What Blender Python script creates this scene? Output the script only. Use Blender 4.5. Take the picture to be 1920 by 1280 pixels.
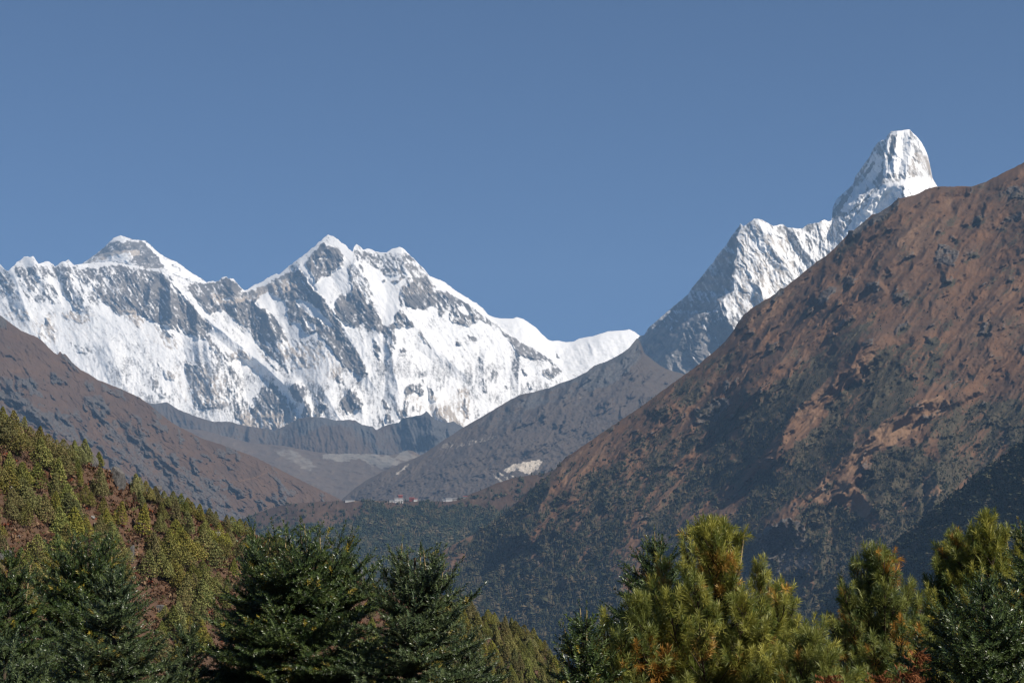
import bpy, math, random
import numpy as np
R = math.radians
for o in list(bpy.data.objects): bpy.data.objects.remove(o)
SC = bpy.context.scene
COL = SC.collection

# ---------------------------------------------------------------- camera, sky, sun, exposure
PITCH = R(7.65); F = 3347.0; CU, CV = 960.0, 640.0
CAM = np.array([0.0, 0.0, 1.7])
cam_d = bpy.data.cameras.new("camera"); cam = bpy.data.objects.new("camera", cam_d); COL.objects.link(cam)
cam_d.sensor_width = 36.0; cam_d.lens = 36.0 * F / 1920.0
cam_d.clip_start = 0.5; cam_d.clip_end = 80000.0
cam.location = CAM; cam.rotation_euler = (R(90) + PITCH, 0, 0)
SC.camera = cam
SUN_EL, SUN_AZ = R(42), R(125)            # azimuth clockwise from +Y (the view direction)
w = bpy.data.worlds.new("World"); SC.world = w; w.use_nodes = True
wn = w.node_tree.nodes; wl = w.node_tree.links
sky = wn.new("ShaderNodeTexSky"); sky.sky_type = 'NISHITA'; sky.sun_disc = False
sky.sun_elevation = SUN_EL; sky.sun_rotation = SUN_AZ
sky.altitude = 5200; sky.air_density = 1.0; sky.dust_density = 0.05; sky.ozone_density = 7.0
bg = wn["Background"]; bg.inputs[1].default_value = 0.068
wl.new(sky.outputs[0], bg.inputs[0])
sun_d = bpy.data.lights.new("sun", 'SUN'); sun_d.energy = 5.0; sun_d.angle = R(0.53); sun_d.color = (1.0, 0.93, 0.84)
sun = bpy.data.objects.new("sun", sun_d); COL.objects.link(sun)
sun.rotation_euler = (R(90) - SUN_EL, 0, math.pi - SUN_AZ)
SUNV = np.array([math.sin(SUN_AZ)*math.cos(SUN_EL), math.cos(SUN_AZ)*math.cos(SUN_EL), math.sin(SUN_EL)])
SC.view_settings.view_transform = 'Standard'; SC.view_settings.look = 'None'
SC.view_settings.exposure = 0.33; SC.view_settings.gamma = 1.0; SC.view_settings.use_curve_mapping = False
SC.render.engine = 'CYCLES'
SC.cycles.use_denoising = True
SC.cycles.max_bounces = 6; SC.cycles.diffuse_bounces = 3; SC.cycles.glossy_bounces = 2
SC.cycles.transmission_bounces = 4; SC.cycles.transparent_max_bounces = 16; SC.cycles.volume_bounces = 0
SC.cycles.filter_width = 1.3

# ---------------------------------------------------------------- helpers
def tag(o, label=None, cat=None, group=None, kind=None):
    if label: o["label"] = label
    if cat: o["category"] = cat
    if group: o["group"] = group
    if kind: o["kind"] = kind
    return o
FW = np.array([0, math.cos(PITCH), math.sin(PITCH)]); UP = np.array([0, -math.sin(PITCH), math.cos(PITCH)])
def at(u, v, Y):
    """the world point seen at photo pixel (u, v) of the 1920 x 1280 frame, Y metres ahead"""
    u, v, Y = np.broadcast_arrays(np.asarray(u, float), np.asarray(v, float), np.asarray(Y, float))
    a = (u - CU) / F; b = (CV - v) / F
    dy = FW[1] + b * UP[1]; dz = FW[2] + b * UP[2]
    t = Y / dy
    return np.stack([a * t, Y, dz * t], -1) + CAM
def elev(v, Y):
    b = (CV - np.asarray(v, float)) / F
    return Y * (FW[2] + b * UP[2]) / (FW[1] + b * UP[1]) + CAM[2]
def new_mesh(name, V, loops, starts, mats, smooth=True, mat_idx=None):
    me = bpy.data.meshes.new(name)
    V = np.ascontiguousarray(V, np.float32); loops = np.ascontiguousarray(loops, np.int32); starts = np.ascontiguousarray(starts, np.int32)
    me.vertices.add(len(V)); me.vertices.foreach_set("co", V.ravel())
    me.loops.add(len(loops)); me.loops.foreach_set("vertex_index", loops)
    me.polygons.add(len(starts)); me.polygons.foreach_set("loop_start", starts)
    for m in mats: me.materials.append(m)
    if mat_idx is not None: me.polygons.foreach_set("material_index", np.ascontiguousarray(mat_idx, np.int32))
    me.polygons.foreach_set("use_smooth", np.full(len(starts), smooth, bool))
    me.update(calc_edges=True)
    return me
def mesh_quads(name, V, Q, mats, smooth=True, mat_idx=None):
    Q = np.asarray(Q, np.int32)
    return new_mesh(name, V, Q.ravel(), np.arange(len(Q)) * Q.shape[1], mats, smooth, mat_idx)
def set_color(me, name, rgb):
    a = me.attributes.new(name, 'FLOAT_COLOR', 'POINT')
    c = np.ones((len(rgb), 4), np.float32); c[:, :rgb.shape[1]] = rgb
    a.data.foreach_set("color", c.ravel())
def link(name, me, parent=None):
    o = bpy.data.objects.new(name, me); COL.objects.link(o)
    if parent is not None: o.parent = parent
    return o
def empty(name, loc=(0, 0, 0), rz=0):
    o = bpy.data.objects.new(name, None); COL.objects.link(o); o.location = loc; o.rotation_euler = (0, 0, rz)
    o.empty_display_size = 0.2
    return o

# ---- noise
def _tab(seed):
    r = np.random.RandomState(seed); p = r.permutation(512); a = r.rand(512) * 2 * np.pi
    return np.concatenate([p, p, p]), np.cos(a), np.sin(a)
_T = {}
def perlin(x, y, seed=0):
    if seed not in _T: _T[seed] = _tab(seed)
    p, gx, gy = _T[seed]
    xi = np.floor(x).astype(int); yi = np.floor(y).astype(int)
    xf = x - xi; yf = y - yi; xi &= 511; yi &= 511
    su = xf*xf*xf*(xf*(xf*6-15)+10); sv = yf*yf*yf*(yf*(yf*6-15)+10)
    def g(i, j, dx, dy):
        h = p[p[(i) & 511] + ((j) & 511)]
        return gx[h]*dx + gy[h]*dy
    n00 = g(xi, yi, xf, yf); n10 = g(xi+1, yi, xf-1, yf); n01 = g(xi, yi+1, xf, yf-1); n11 = g(xi+1, yi+1, xf-1, yf-1)
    return 1.5*((n00*(1-su)+n10*su)*(1-sv) + (n01*(1-su)+n11*su)*sv)
def fbm(x, y, seed=0, oct=5, gain=.5, lac=2.03):
    s = 0; a = 1; t = 0
    for k in range(oct):
        s = s + a*perlin(x*lac**k + 17.3*k, y*lac**k - 9.1*k, seed+k); t += a; a *= gain
    return s / t * 1.4
def ridged(x, y, seed=0, oct=5, gain=.55, lac=2.05):
    s = 0; a = 1; t = 0; wgt = 1
    for k in range(oct):
        n = 1 - np.abs(perlin(x*lac**k + 11.7*k, y*lac**k + 5.3*k, seed+k)); n = n*n
        s = s + a*n*wgt; t += a; a *= gain; wgt = np.clip(n*1.6, 0, 1)
    return s / t
def fall(u, v, ang, stretch, scale):
    """coordinates across / along a fall line running at `ang` degrees (90 = straight down the picture plane)"""
    c, s = math.cos(R(ang)), math.sin(R(ang))
    return (-u*s + v*c) / scale, (u*c + v*s) / (scale*stretch)
def sstep(a, b, x):
    t = np.clip((x-a)/(b-a), 0, 1); return t*t*(3-2*t)
# ---- shapes traced in photo pixels, laid on a sheet
def in_poly(u, v, poly):
    P = np.asarray(poly, float); m = np.zeros(u.shape, bool)
    bb = (u >= P[:, 0].min()) & (u <= P[:, 0].max()) & (v >= P[:, 1].min()) & (v <= P[:, 1].max())
    if not bb.any(): return m
    x = u[bb]; y = v[bb]; c = np.zeros(x.shape, bool)
    for i in range(len(P)):
        x0, y0 = P[i]; x1, y1 = P[i-1]
        if y0 == y1: continue
        c ^= ((y0 > y) != (y1 > y)) & (x < (x1-x0)*(y-y0)/(y1-y0)+x0)
    m[bb] = c; return m
def in_stroke(u, v, pts, w0, w1=None):
    w1 = w0 if w1 is None else w1
    P = np.asarray(pts, float); W = max(w0, w1); m = np.zeros(u.shape, bool)
    n = len(P)-1
    for i in range(n):
        a, b = P[i], P[i+1]
        bb = (u >= min(a[0], b[0])-W) & (u <= max(a[0], b[0])+W) & (v >= min(a[1], b[1])-W) & (v <= max(a[1], b[1])+W)
        if not bb.any(): continue
        d = b-a; L2 = max(d@d, 1e-6)
        t = np.clip(((u[bb]-a[0])*d[0]+(v[bb]-a[1])*d[1])/L2, 0, 1)
        ww = w0+(w1-w0)*((i+t)/n)
        m[bb] |= np.hypot(u[bb]-a[0]-t*d[0], v[bb]-a[1]-t*d[1]) < ww/2
    return m
def blur(a, n=1):
    for _ in range(n):
        p = np.pad(a, 1, mode='edge')
        a = (p[1:-1, 1:-1]*2 + p[:-2, 1:-1] + p[2:, 1:-1] + p[1:-1, :-2] + p[1:-1, 2:]) / 6
    return a
def paint(u, v, base, items, warp=3.0, wscale=14, seed=5, soft=1):
    """base value, then each (value, polygon) or (value, polyline, w0, w1) in turn, edges frayed by a domain warp"""
    uu = u + warp*fbm(u/wscale, v/wscale, seed, 3); vv = v + warp*fbm(u/wscale+40, v/wscale, seed+9, 3)
    f = np.array(np.broadcast_to(base, u.shape), float)
    for it in items:
        m = in_poly(uu, vv, it[1]) if len(it) == 2 else in_stroke(uu, vv, it[1], it[2], it[3])
        f[m] = it[0]
    return blur(f, soft)
def rib(u, v, pts, p, wl, wr, warp=None, sharp=1.0):
    """a buttress: pushes the face p px-lengths towards the valley along a crest line (v increasing), left flank wl px wide, right flank wr"""
    P = np.asarray(pts, float); P = P[np.argsort(P[:, 1])]
    d = u - np.interp(v, P[:, 1], P[:, 0])
    if warp is not None: d = d + warp
    t = np.where(d < 0, 1 + d/wl, 1 - d/wr)
    rl = min(.35*(P[-1, 1]-P[0, 1]), 45)
    env = sstep(P[0, 1]-.6*rl, P[0, 1]+.5*rl, v) * (1 - sstep(P[-1, 1]-rl, P[-1, 1]+rl, v))
    return -p*np.clip(t, 0, 1)**sharp * env
def lines(sky, u):
    S = np.asarray(sky, float); return np.interp(u, S[:, 0], S[:, 1])
class Sheet: pass
def sheet(name, sky, vbot, D, tan_a, relief, mask, mat, du=1.5, dv=1.5, jag=(1.2, 9), seed=1, u0=None, u1=None, back=(60, 200, 600, 1400), nrow=None, smooth=True, smo=22):
    """terrain: its skyline traced in the photo, D(u) metres away at the crest, falling towards the viewer at slope tan_a,
    with relief (in px-lengths) and a mask colour, and a real far side behind the crest"""
    S = np.asarray(sky, float)
    u0 = S[0, 0] if u0 is None else u0; u1 = S[-1, 0] if u1 is None else u1
    us = np.arange(u0, u1+du, du); vr = lines(sky, us) + jag[0]*fbm(us/jag[1], us*0+3.3, seed+50, 4)
    kr = np.exp(-.5*(np.arange(-90, 91)*du/smo)**2); kr /= kr.sum()
    vrs = np.convolve(np.pad(lines(sky, us), 90, mode='reflect', reflect_type='odd'), kr, 'valid')[None, :]
    vb = np.broadcast_to(np.asarray(vbot(us) if callable(vbot) else vbot, float), us.shape)
    n = nrow or int(np.max(vb-vr)/dv)
    t = np.linspace(0, 1, n)[:, None]
    v = vr[None, :] + (vb-vr)[None, :]*t; u = np.broadcast_to(us[None, :], v.shape)
    Dc = np.broadcast_to(np.asarray(D(us) if callable(D) else D, float), us.shape)[None, :]
    q = -(v - vrs) / tan_a + relief(u, v, vr[None, :])
    Y = Dc + q*Dc/F
    P = at(u, v, Y)
    m = mask(u, v, vr[None, :], q)
    rows = [P]
    bk = []
    for k, b in enumerate(back):                      # far side
        top = P[0].copy(); top[:, 1] += b; top[:, 0] *= (top[:, 1]/P[0][:, 1]); top[:, 2] -= b*0.75 + 0.02*b*fbm(us/20, us*0+k, seed+k, 2)
        bk.insert(0, top)
    Vt = np.concatenate([np.stack(bk), P]) if bk else P
    Mt = np.concatenate([np.repeat(m[:1], len(bk), 0), m]) if bk else m
    nr, nc = Vt.shape[:2]
    idx = np.arange(nr*nc).reshape(nr, nc)
    Q = np.stack([idx[:-1, :-1], idx[1:, :-1], idx[1:, 1:], idx[:-1, 1:]], -1).reshape(-1, 4)
    me = mesh_quads(name, Vt.reshape(-1, 3), Q, [mat], smooth)
    set_color(me, "mask", Mt.reshape(-1, Mt.shape[-1]))
    o = link(name, me); tag(o, kind="structure")
    s = Sheet(); s.obj = o; s.us = us; s.vr = vr; s.vb = vb; s.Y = Y; s.n = n; s.m = m
    def look(uu, vv):
        ci = np.clip((np.asarray(uu)-us[0])/du, 0, len(us)-1.001); tt = (np.asarray(vv)-np.interp(uu, us, vr))/(np.interp(uu, us, vb)-np.interp(uu, us, vr))
        ri = np.clip(tt, 0, 1)*(n-1); ri = np.clip(ri, 0, n-1.001)
        i = ri.astype(int); j = ci.astype(int); fi = ri-i; fj = ci-j
        y = (Y[i, j]*(1-fj)+Y[i, j+1]*fj)*(1-fi)+(Y[i+1, j]*(1-fj)+Y[i+1, j+1]*fj)*fi
        return y, m[i, j], tt
    s.look = look
    return s

# ---------------------------------------------------------------- materials
class NT:
    def __init__(s, name):
        s.m = bpy.data.materials.new(name); s.m.use_nodes = True; s.t = s.m.node_tree
        s.t.nodes.clear(); s.out = s.n("ShaderNodeOutputMaterial")
    def n(s, typ, **kw):
        nd = s.t.nodes.new(typ)
        for k, v in kw.items():
            if k.startswith("i_"):
                key = k[2:]; key = int(key) if key.isdigit() else key.replace("_", " ")
                nd.inputs[key].default_value = v
            else: setattr(nd, k, v)
        return nd
    def l(s, a, b): s.t.links.new(a, b)
    def val(s, x): return x
    def math(s, op, a, b=None, c=None, clamp=False):
        nd = s.n("ShaderNodeMath", operation=op); nd.use_clamp = clamp
        for i, x in enumerate((a, b, c)):
            if x is None: continue
            if isinstance(x, (int, float)): nd.inputs[i].default_value = x
            else: s.l(x, nd.inputs[i])
        return nd.outputs[0]
    def mix(s, fac, a, b, blend='MIX'):
        nd = s.n("ShaderNodeMix", data_type='RGBA', blend_type=blend)
        for k, x in ((0, fac), (6, a), (7, b)):
            if isinstance(x, (int, float)): nd.inputs[k].default_value = x
            elif isinstance(x, tuple): nd.inputs[k].default_value = (*x, 1)
            else: s.l(x, nd.inputs[k])
        return nd.outputs[2]
    def ramp(s, x, a, b):
        nd = s.n("ShaderNodeMapRange"); nd.interpolation_type = 'SMOOTHSTEP'
        nd.inputs[1].default_value = a; nd.inputs[2].default_value = b; s.l(x, nd.inputs[0]); return nd.outputs[0]
    def noise(s, scale, detail=5, rough=.6, vec=None, dist=0.0):
        nd = s.n("ShaderNodeTexNoise"); nd.inputs["Scale"].default_value = scale; nd.inputs["Detail"].default_value = detail
        nd.inputs["Roughness"].default_value = rough; nd.inputs["Distortion"].default_value = dist
        if vec is not None: s.l(vec, nd.inputs["Vector"])
        return nd.outputs[0]
    def pos(s, scale=(1, 1, 1), rot=(0, 0, 0)):
        g = s.n("ShaderNodeTexCoord"); mp = s.n("ShaderNodeMapping"); mp.inputs["Scale"].default_value = scale
        mp.inputs["Rotation"].default_value = rot
        s.l(g.outputs["Object"], mp.inputs["Vector"]); return mp.outputs[0]
    def attr(s, name="mask"):
        a = s.n("ShaderNodeAttribute", attribute_name=name); sp = s.n("ShaderNodeSeparateColor")
        s.l(a.outputs["Color"], sp.inputs[0]); return a.outputs["Color"], sp.outputs
    def bsdf(s, col, rough=.9, spec=.2, **kw):
        b = s.n("ShaderNodeBsdfPrincipled"); b.inputs["Specular IOR Level"].default_value = spec
        if isinstance(col, tuple): b.inputs["Base Color"].default_value = (*col, 1)
        else: s.l(col, b.inputs["Base Color"])
        if isinstance(rough, (int, float)): b.inputs["Roughness"].default_value = rough
        else: s.l(rough, b.inputs["Roughness"])
        s.l(b.outputs[0], s.out.inputs[0]); return b
    def bump(s, b, h, strength, dist):
        nd = s.n("ShaderNodeBump"); nd.inputs["Strength"].default_value = strength; nd.inputs["Distance"].default_value = dist
        s.l(h, nd.inputs["Height"]); s.l(nd.outputs[0], b.inputs["Normal"])

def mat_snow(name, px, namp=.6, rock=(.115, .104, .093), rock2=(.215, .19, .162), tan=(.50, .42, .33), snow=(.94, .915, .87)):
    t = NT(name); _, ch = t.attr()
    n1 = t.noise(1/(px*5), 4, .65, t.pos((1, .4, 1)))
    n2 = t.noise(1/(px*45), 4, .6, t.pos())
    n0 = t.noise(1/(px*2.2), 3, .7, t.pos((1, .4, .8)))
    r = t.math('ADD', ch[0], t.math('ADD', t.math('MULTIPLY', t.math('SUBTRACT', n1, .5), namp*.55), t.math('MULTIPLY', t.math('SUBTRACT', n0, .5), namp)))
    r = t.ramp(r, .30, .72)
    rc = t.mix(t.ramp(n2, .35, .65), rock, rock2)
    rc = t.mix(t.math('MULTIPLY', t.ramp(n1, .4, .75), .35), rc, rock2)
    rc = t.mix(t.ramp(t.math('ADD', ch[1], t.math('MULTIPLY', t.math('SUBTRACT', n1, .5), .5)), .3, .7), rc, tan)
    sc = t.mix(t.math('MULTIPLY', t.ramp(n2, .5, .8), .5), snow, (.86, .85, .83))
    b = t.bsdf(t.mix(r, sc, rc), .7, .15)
    return t.m
def mat_hill(name, px, base, base2, veg, veg2, rock, rock2, tan, dots=True, grain=1.0):
    t = NT(name); _, ch = t.attr()
    n1 = t.noise(1/(px*4), 5, .7, t.pos())
    n2 = t.noise(1/(px*40), 5, .62, t.pos())
    n3 = t.noise(1/(px*150), 4, .6, t.pos())
    nc = t.math('SUBTRACT', n1, .5)
    n2c = t.math('SUBTRACT', n2, .5)
    c = t.mix(t.ramp(t.math('ADD', t.math('MULTIPLY', n2, .6), t.math('MULTIPLY', n3, .4)), .36, .64), base, base2)
    c = t.mix(t.ramp(t.math('ADD', ch[2], t.math('ADD', t.math('MULTIPLY', nc, .8), t.math('MULTIPLY', n2c, .7))), .28, .86), c, tan)
    rc = t.mix(t.ramp(n1, .4, .62), rock, rock2)
    c = t.mix(t.ramp(t.math('ADD', ch[1], t.math('ADD', t.math('MULTIPLY', nc, 1.0), t.math('MULTIPLY', n2c, .6))), .36, .72), c, rc)
    vc = t.mix(t.ramp(n1, .4, .65), veg, veg2)
    c = t.mix(t.ramp(t.math('ADD', ch[0], t.math('ADD', t.math('MULTIPLY', nc, 1.1*grain), t.math('MULTIPLY', n2c, .7))), .42, .58), c, vc)
    c = t.mix(t.math('MULTIPLY', t.ramp(n1, .52, .72), .35*grain), c, t.mix(.5, c, (.02, .02, .02)))
    c = t.mix(1.0, c, (.92, .92, .92), 'MULTIPLY')
    b = t.bsdf(c, .95, .1)
    t.bump(b, n1, .22, px*1.6)
    return t.m
# ================================================================ TERRAIN
# ---------------------------------------------------------------- the far snow wall
SKY_W = [(-90,522),(-40,512),(0,495),(10,505),(15,508),(30,493),(45,482),(62,480),(72,495),(85,490),(92,490),(103,499),(115,491),(128,487),(140,497),(150,496),(165,493),(215,491),(237,497),(250,496),(262,502),(278,505),(285,502),(307,505),(325,514),(340,522),(360,530),(385,530),(398,527),(404,529),(415,522),(424,519),(432,522),(440,525),(450,538),(460,544),(475,535),(490,528),(500,522),(515,514),(525,513),(535,505),(550,492),(560,485),(577,472),(590,461),(600,452),(608,446),(615,440),(625,443),(635,450),(645,458),(655,466),(661,472),(664,462),(668,458),(676,462),(681,470),(685,468),(692,465),(700,470),(712,474),(725,473),(735,467),(748,463),(756,466),(765,475),(775,484),(785,496),(797,506),(806,518),(813,519),(830,527),(850,541),(870,555),(890,566),(905,577),(915,590),(925,600),(935,608),(950,621),(965,631),(985,643),(1000,652),(1020,664),(1035,675),(1045,685),(1052,694),(1075,725),(1120,790)]
ROCK_SHADE_W = [
 (.41,[(0,500),(150,497),(180,520),(200,560),(170,580),(120,570),(60,570),(0,560)]),(.64,[(24,500),(50,505),(72,497),(80,505),(100,505),(104,500),(118,502),(130,500),(150,505),(175,505),(177,540),(165,536),(150,528),(147,517),(140,520),(138,510),(130,522),(120,538),(112,520),(95,518),(90,525),(75,522),(70,535),(68,545),(57,545),(50,540),(45,528),(40,518),(25,515)]),
 (.70,[(0,510),(14,522),(16,529),(0,527)]),(.66,[(6,535),(20,533),(27,545),(20,550),(5,548),(0,545)]),
 (.62,[(92,555),(100,560),(106,572),(98,568),(90,560)]),(.64,[(95,532),(105,545),(115,557),(110,556),(98,543)]),
 (.68,[(117,525),(130,535),(125,552),(132,548),(140,570),(150,578),(162,588),(175,587),(168,590),(150,583),(140,578),(128,560),(118,540)]),
 (.62,[(16,563),(25,575),(38,580),(36,585),(28,584),(20,575)]),(.46,[(10,590),(30,580),(55,588),(62,600),(40,600),(20,600)]),
 (.48,[(110,590),(130,582),(160,590),(175,592),(170,600),(150,608),(135,600),(120,598)]),(.50,[(75,605),(95,610),(105,628),(110,640),(80,645),(72,640)]),
 (.68,[(82,590),(92,600),(105,625),(98,622),(86,605)]),(.5,[(130,640),(150,650),(175,655),(165,665),(140,660)]),
 (.83,[(150,499),(175,503),(200,500),(215,497),(235,500),(262,505),(300,510),(320,520),(335,540),(350,560),(368,580),(383,597),(392,605),(400,615),(390,625),(378,622),(370,632),(358,625),(345,628),(330,620),(315,610),(300,608),(285,600),(270,592),(255,590),(240,585),(228,592),(215,585),(205,575),(195,565),(185,555),(178,540),(174,520),(165,510)]),
 (.58,[(165,505),(215,500),(225,520),(220,545),(205,560),(190,550),(178,535)]),(.30,[(196,517),(207,520),(205,535),(196,540)]),
 (.55,[(240,585),(262,590),(275,605),(262,610),(245,600)]),
 (.42,[(228,590),(240,588),(275,620),(262,618),(250,608)]),(.47,[(285,600),(300,612),(340,635),(330,655),(310,650),(300,630)]),
 (.86,[(350,525),(385,532),(400,530),(424,522),(440,527),(462,547),(480,572),(490,590),(500,610),(505,640),(520,665),(536,688),(530,690),(510,670),(490,650),(470,625),(450,605),(430,590),(410,580),(395,590),(385,580),(370,565),(355,545)]),
 (.10,[(398,592),(415,585),(414,580),(402,586)]),(.25,[(415,560),(432,556),(430,562),(418,565)]),
 (.38,[(440,608),(465,612),(472,625),(455,625)]),
 (.62,[(470,640),(520,690),(515,700),(490,680)]),
 (.12,[(448,618),(470,640),(495,668),(512,690),(505,695),(480,672),(460,648)]),
 (.70,[(360,610),(390,625),(405,650),(430,665),(455,655),(480,672),(470,675),(445,670),(430,680),(400,665),(385,635),(368,635)]),
 (.06,[(328,600),(345,620),(352,630),(340,622)],),(.10,[(318,602),(330,615),(342,630),(335,627)]),
 (.60,[(345,675),(362,685),(375,680),(385,695),(400,715),(410,740),(420,765),(365,765),(355,720),(348,700)]),
 (.50,[(395,650),(440,690),(450,730),(460,760),(410,760),(400,720)]),
 (.56,[(290,670),(300,690),(312,700),(320,712),(326,722),(318,705),(305,692)]),(.55,[(303,690),(330,700),(328,715),(310,710)]),
 (.45,[(280,700),(300,720),(320,745),(305,750),(285,730)]),(.52,[(420,700),(436,720),(440,745),(425,735)]),
 (.88,[(465,548),(500,533),(530,517),(560,500),(565,510),(590,545),(610,560),(625,590),(640,610),(650,640),(660,640),(680,680),(690,700),(680,700),(665,690),(645,660),(630,640),(615,620),(600,620),(580,625),(560,615),(545,610),(540,590),(535,580),(520,560),(510,550),(485,560),(475,570)]),
 (.90,[(470,570),(500,580),(520,600),(540,640),(535,680),(520,660),(505,640),(495,610)]),
 (.50,[(500,640),(560,635),(600,640),(620,660),(600,690),(560,690),(540,700),(520,680),(505,665)]),
 (.75,[(540,650),(565,665),(575,678),(565,676),(550,665)]),
 (.86,[(590,608),(612,610),(640,640),(655,665),(670,690),(686,703),(680,706),(660,695),(640,680),(625,660),(610,640),(595,625)]),
 (.08,[(483,555),(505,547),(512,555),(525,557),(535,565),(541,580),(535,584),(520,572),(515,590),(500,585),(495,570),(488,562)]),
 (.05,[(552,560),(570,562),(590,575),(605,590),(620,603),(624,612),(615,614),(600,598),(585,595),(570,582),(558,570)]),
 (.14,[(545,605),(560,605),(572,620),(567,624),(550,615)]),(.12,[(573,598),(590,608),(590,620),(578,615)]),(.04,[(540,638),(555,640),(557,649),(545,650)]),
 (.45,[(540,500),(560,488),(566,500),(555,508)]),
 (.85,[(605,455),(622,462),(640,472),(645,487),(640,502),(620,517),(600,522),(592,529),(580,508),(572,495),(590,470)]),
 (.10,[(598,483),(616,480),(617,485),(600,486)]),(.08,[(615,442),(630,446),(660,475),(662,490),(650,482),(635,462),(622,456)]),
 (.05,[(592,530),(600,522),(620,515),(636,500),(643,505),(632,525),(624,545),(622,562),(616,566),(606,550)]),
 (.92,[(628,566),(640,555),(655,550),(665,528),(680,530),(695,550),(700,580),(712,592),(722,622),(712,625),(700,612),(690,622),(680,602),(670,612),(650,607),(640,602),(627,590)]),
 (.52,[(650,500),(665,490),(680,500),(690,530),(698,560),(690,572),(670,540),(655,532)]),
 (.55,[(662,470),(690,475),(720,478),(750,470),(770,480),(800,510),(812,525),(820,555),(825,575),(800,575),(785,580),(770,570),(750,575),(748,560),(752,545),(760,530),(770,515),(750,520),(730,530),(715,520),(700,500),(685,490),(670,490)]),
 (.04,[(692,515),(702,502),(712,503),(718,515),(730,520),(752,515),(762,512),(755,530),(750,545),(747,560),(752,580),(748,590),(735,585),(720,590),(712,575),(705,555),(695,535)]),
 (.70,[(715,525),(725,522),(722,530)]),(.78,[(730,530),(752,520),(760,515),(758,522),(745,530)]),
 (.93,[(754,546),(770,528),(800,518),(812,540),(818,565),(800,580),(778,580),(762,572)]),
 (.68,[(815,545),(850,548),(870,562),(890,575),(910,592),(925,605),(915,608),(900,600),(880,610),(860,605),(845,605),(840,590),(850,580),(835,585),(825,597),(822,580)]),
 (.12,[(855,578),(868,572),(885,590),(872,590)]),(.2,[(858,590),(848,600),(840,604),(850,592)]),
 (.04,[(808,517),(830,527),(870,556),(905,578),(922,600),(905,590),(870,565),(840,546),(818,540)]),
 (.90,[(742,590),(750,579),(760,590),(777,611),(735,612),(740,600)]),(.66,[(718,612),(740,607),(742,620),(742,640),(738,662),(730,668),(725,640),(720,625)]),
 (.74,[(700,630),(707,640),(712,660),(713,682),(706,668),(700,650)]),(.72,[(745,652),(758,653),(767,658),(757,661),(748,656)]),
 (.70,[(782,616),(800,640),(812,655),(800,645),(785,625)]),
 (.72,[(855,640),(868,643),(871,646),(858,645)]),(.55,[(878,630),(893,632),(892,640),(880,639)]),(.5,[(904,628),(915,630),(912,638)]),  # middle patch: a shadow on the snow, painted in rock tone
 (.74,[(928,610),(950,625),(985,645),(1010,660),(1035,673),(1042,686),(1025,676),(1000,673),(985,669),(970,665),(968,655),(955,640),(940,622)]),
 (.78,[(1020,692),(1035,688),(1050,690),(1055,698),(1045,702),(1037,711),(1025,709),(1018,700)]),(.70,[(978,688),(986,695),(990,705),(980,700)]),(.6,[(990,715),(997,728),(994,733),(988,722)]),
 (.52,[(898,668),(912,675),(905,692),(898,690)]),(.50,[(903,708),(913,714),(913,737),(903,737)]),(.56,[(943,724),(957,721),(956,733)]),(.47,[(960,680),(972,665),(974,700),(970,722),(961,700)]),  # shaded sides of the icefall columns, painted in as grey rock tone
 (.84,[(484,740),(495,720),(502,735),(510,718),(518,725),(527,738),(535,742),(545,755),(550,770),(558,785),(555,802),(530,812),(490,812),(455,806),(453,785),(465,772),(470,760),(475,745)]),
 (.30,[(470,752),(478,748),(482,760),(474,765)]),(.62,[(440,760),(460,745),(470,775),(455,790),(440,785)]),
 (.92,[(541,730),(552,716),(562,725),(572,740),(573,757),(560,753),(545,742)]),(.8,[(562,725),(570,722),(577,732),(572,737)]),(.86,[(563,775),(578,758),(585,775),(583,786),(566,788)]),(.88,[(588,770),(600,754),(612,760),(602,778),(594,786)]),
 (.66,[(578,730),(600,745),(610,760),(600,754)]),
 (.92,[(636,756),(645,745),(655,726),(665,740),(678,755),(679,766),(665,766),(655,776),(644,766)]),
 (.60,[(620,695),(635,700),(648,722),(640,720),(625,710)]),
 (.86,[(758,732),(765,721),(776,722),(778,735),(765,741),(762,746)]),(.86,[(779,726),(787,718),(796,733),(790,743),(782,735)]),
 (.74,[(800,720),(815,735),(818,757),(808,747)]),(.6,[(790,710),(797,720),(793,722)]),
 (.76,[(718,748),(727,755),(729,767),(722,767)]),(.78,[(722,775),(732,777),(736,792),(725,792)]),(.80,[(745,771),(752,769),(756,787),(750,789)]),
 (.70,[(760,745),(765,750),(762,770),(772,780),(758,777),(756,760)]),(.52,[(770,762),(785,758),(797,765),(780,771),(765,776)]),
 (.78,[(818,766),(840,759),(852,775),(868,796),(872,803),(850,798),(835,792),(820,782)]),
 (.58,[(855,725),(868,730),(866,745),(862,740)]),(.68,[(870,735),(880,729),(878,765),(860,766),(870,755)]),(.70,[(862,770),(880,765),(879,787)]),
 (.60,[(703,774),(718,789),(723,800),(715,798)]),(.5,[(830,735),(842,748),(850,760),(843,752)]),(.42,[(920,700),(930,695),(935,705),(925,712)]),
]
SNOW_STROKES_W = [
 (.04,[(20,505),(28,525),(38,550),(50,570)],6,12),(.04,[(93,520),(105,532),(120,560),(128,575)],9,14),(.05,[(140,518),(146,535),(150,540)],4,6),
 (.05,[(302,508),(325,530),(345,552),(368,577),(385,597)],3,3),(.03,[(320,535),(335,552),(348,562)],5,3),
 (.03,[(385,590),(400,606),(420,624),(440,640),(470,662),(500,688),(530,712)],5,12),
 (.08,[(563,500),(575,515),(590,533),(606,555),(620,572)],4,3),(.10,[(455,545),(470,538),(490,530),(505,522),(522,515)],7,4),
 (.15,[(664,485),(672,500),(680,515)],4,5),
]
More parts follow.
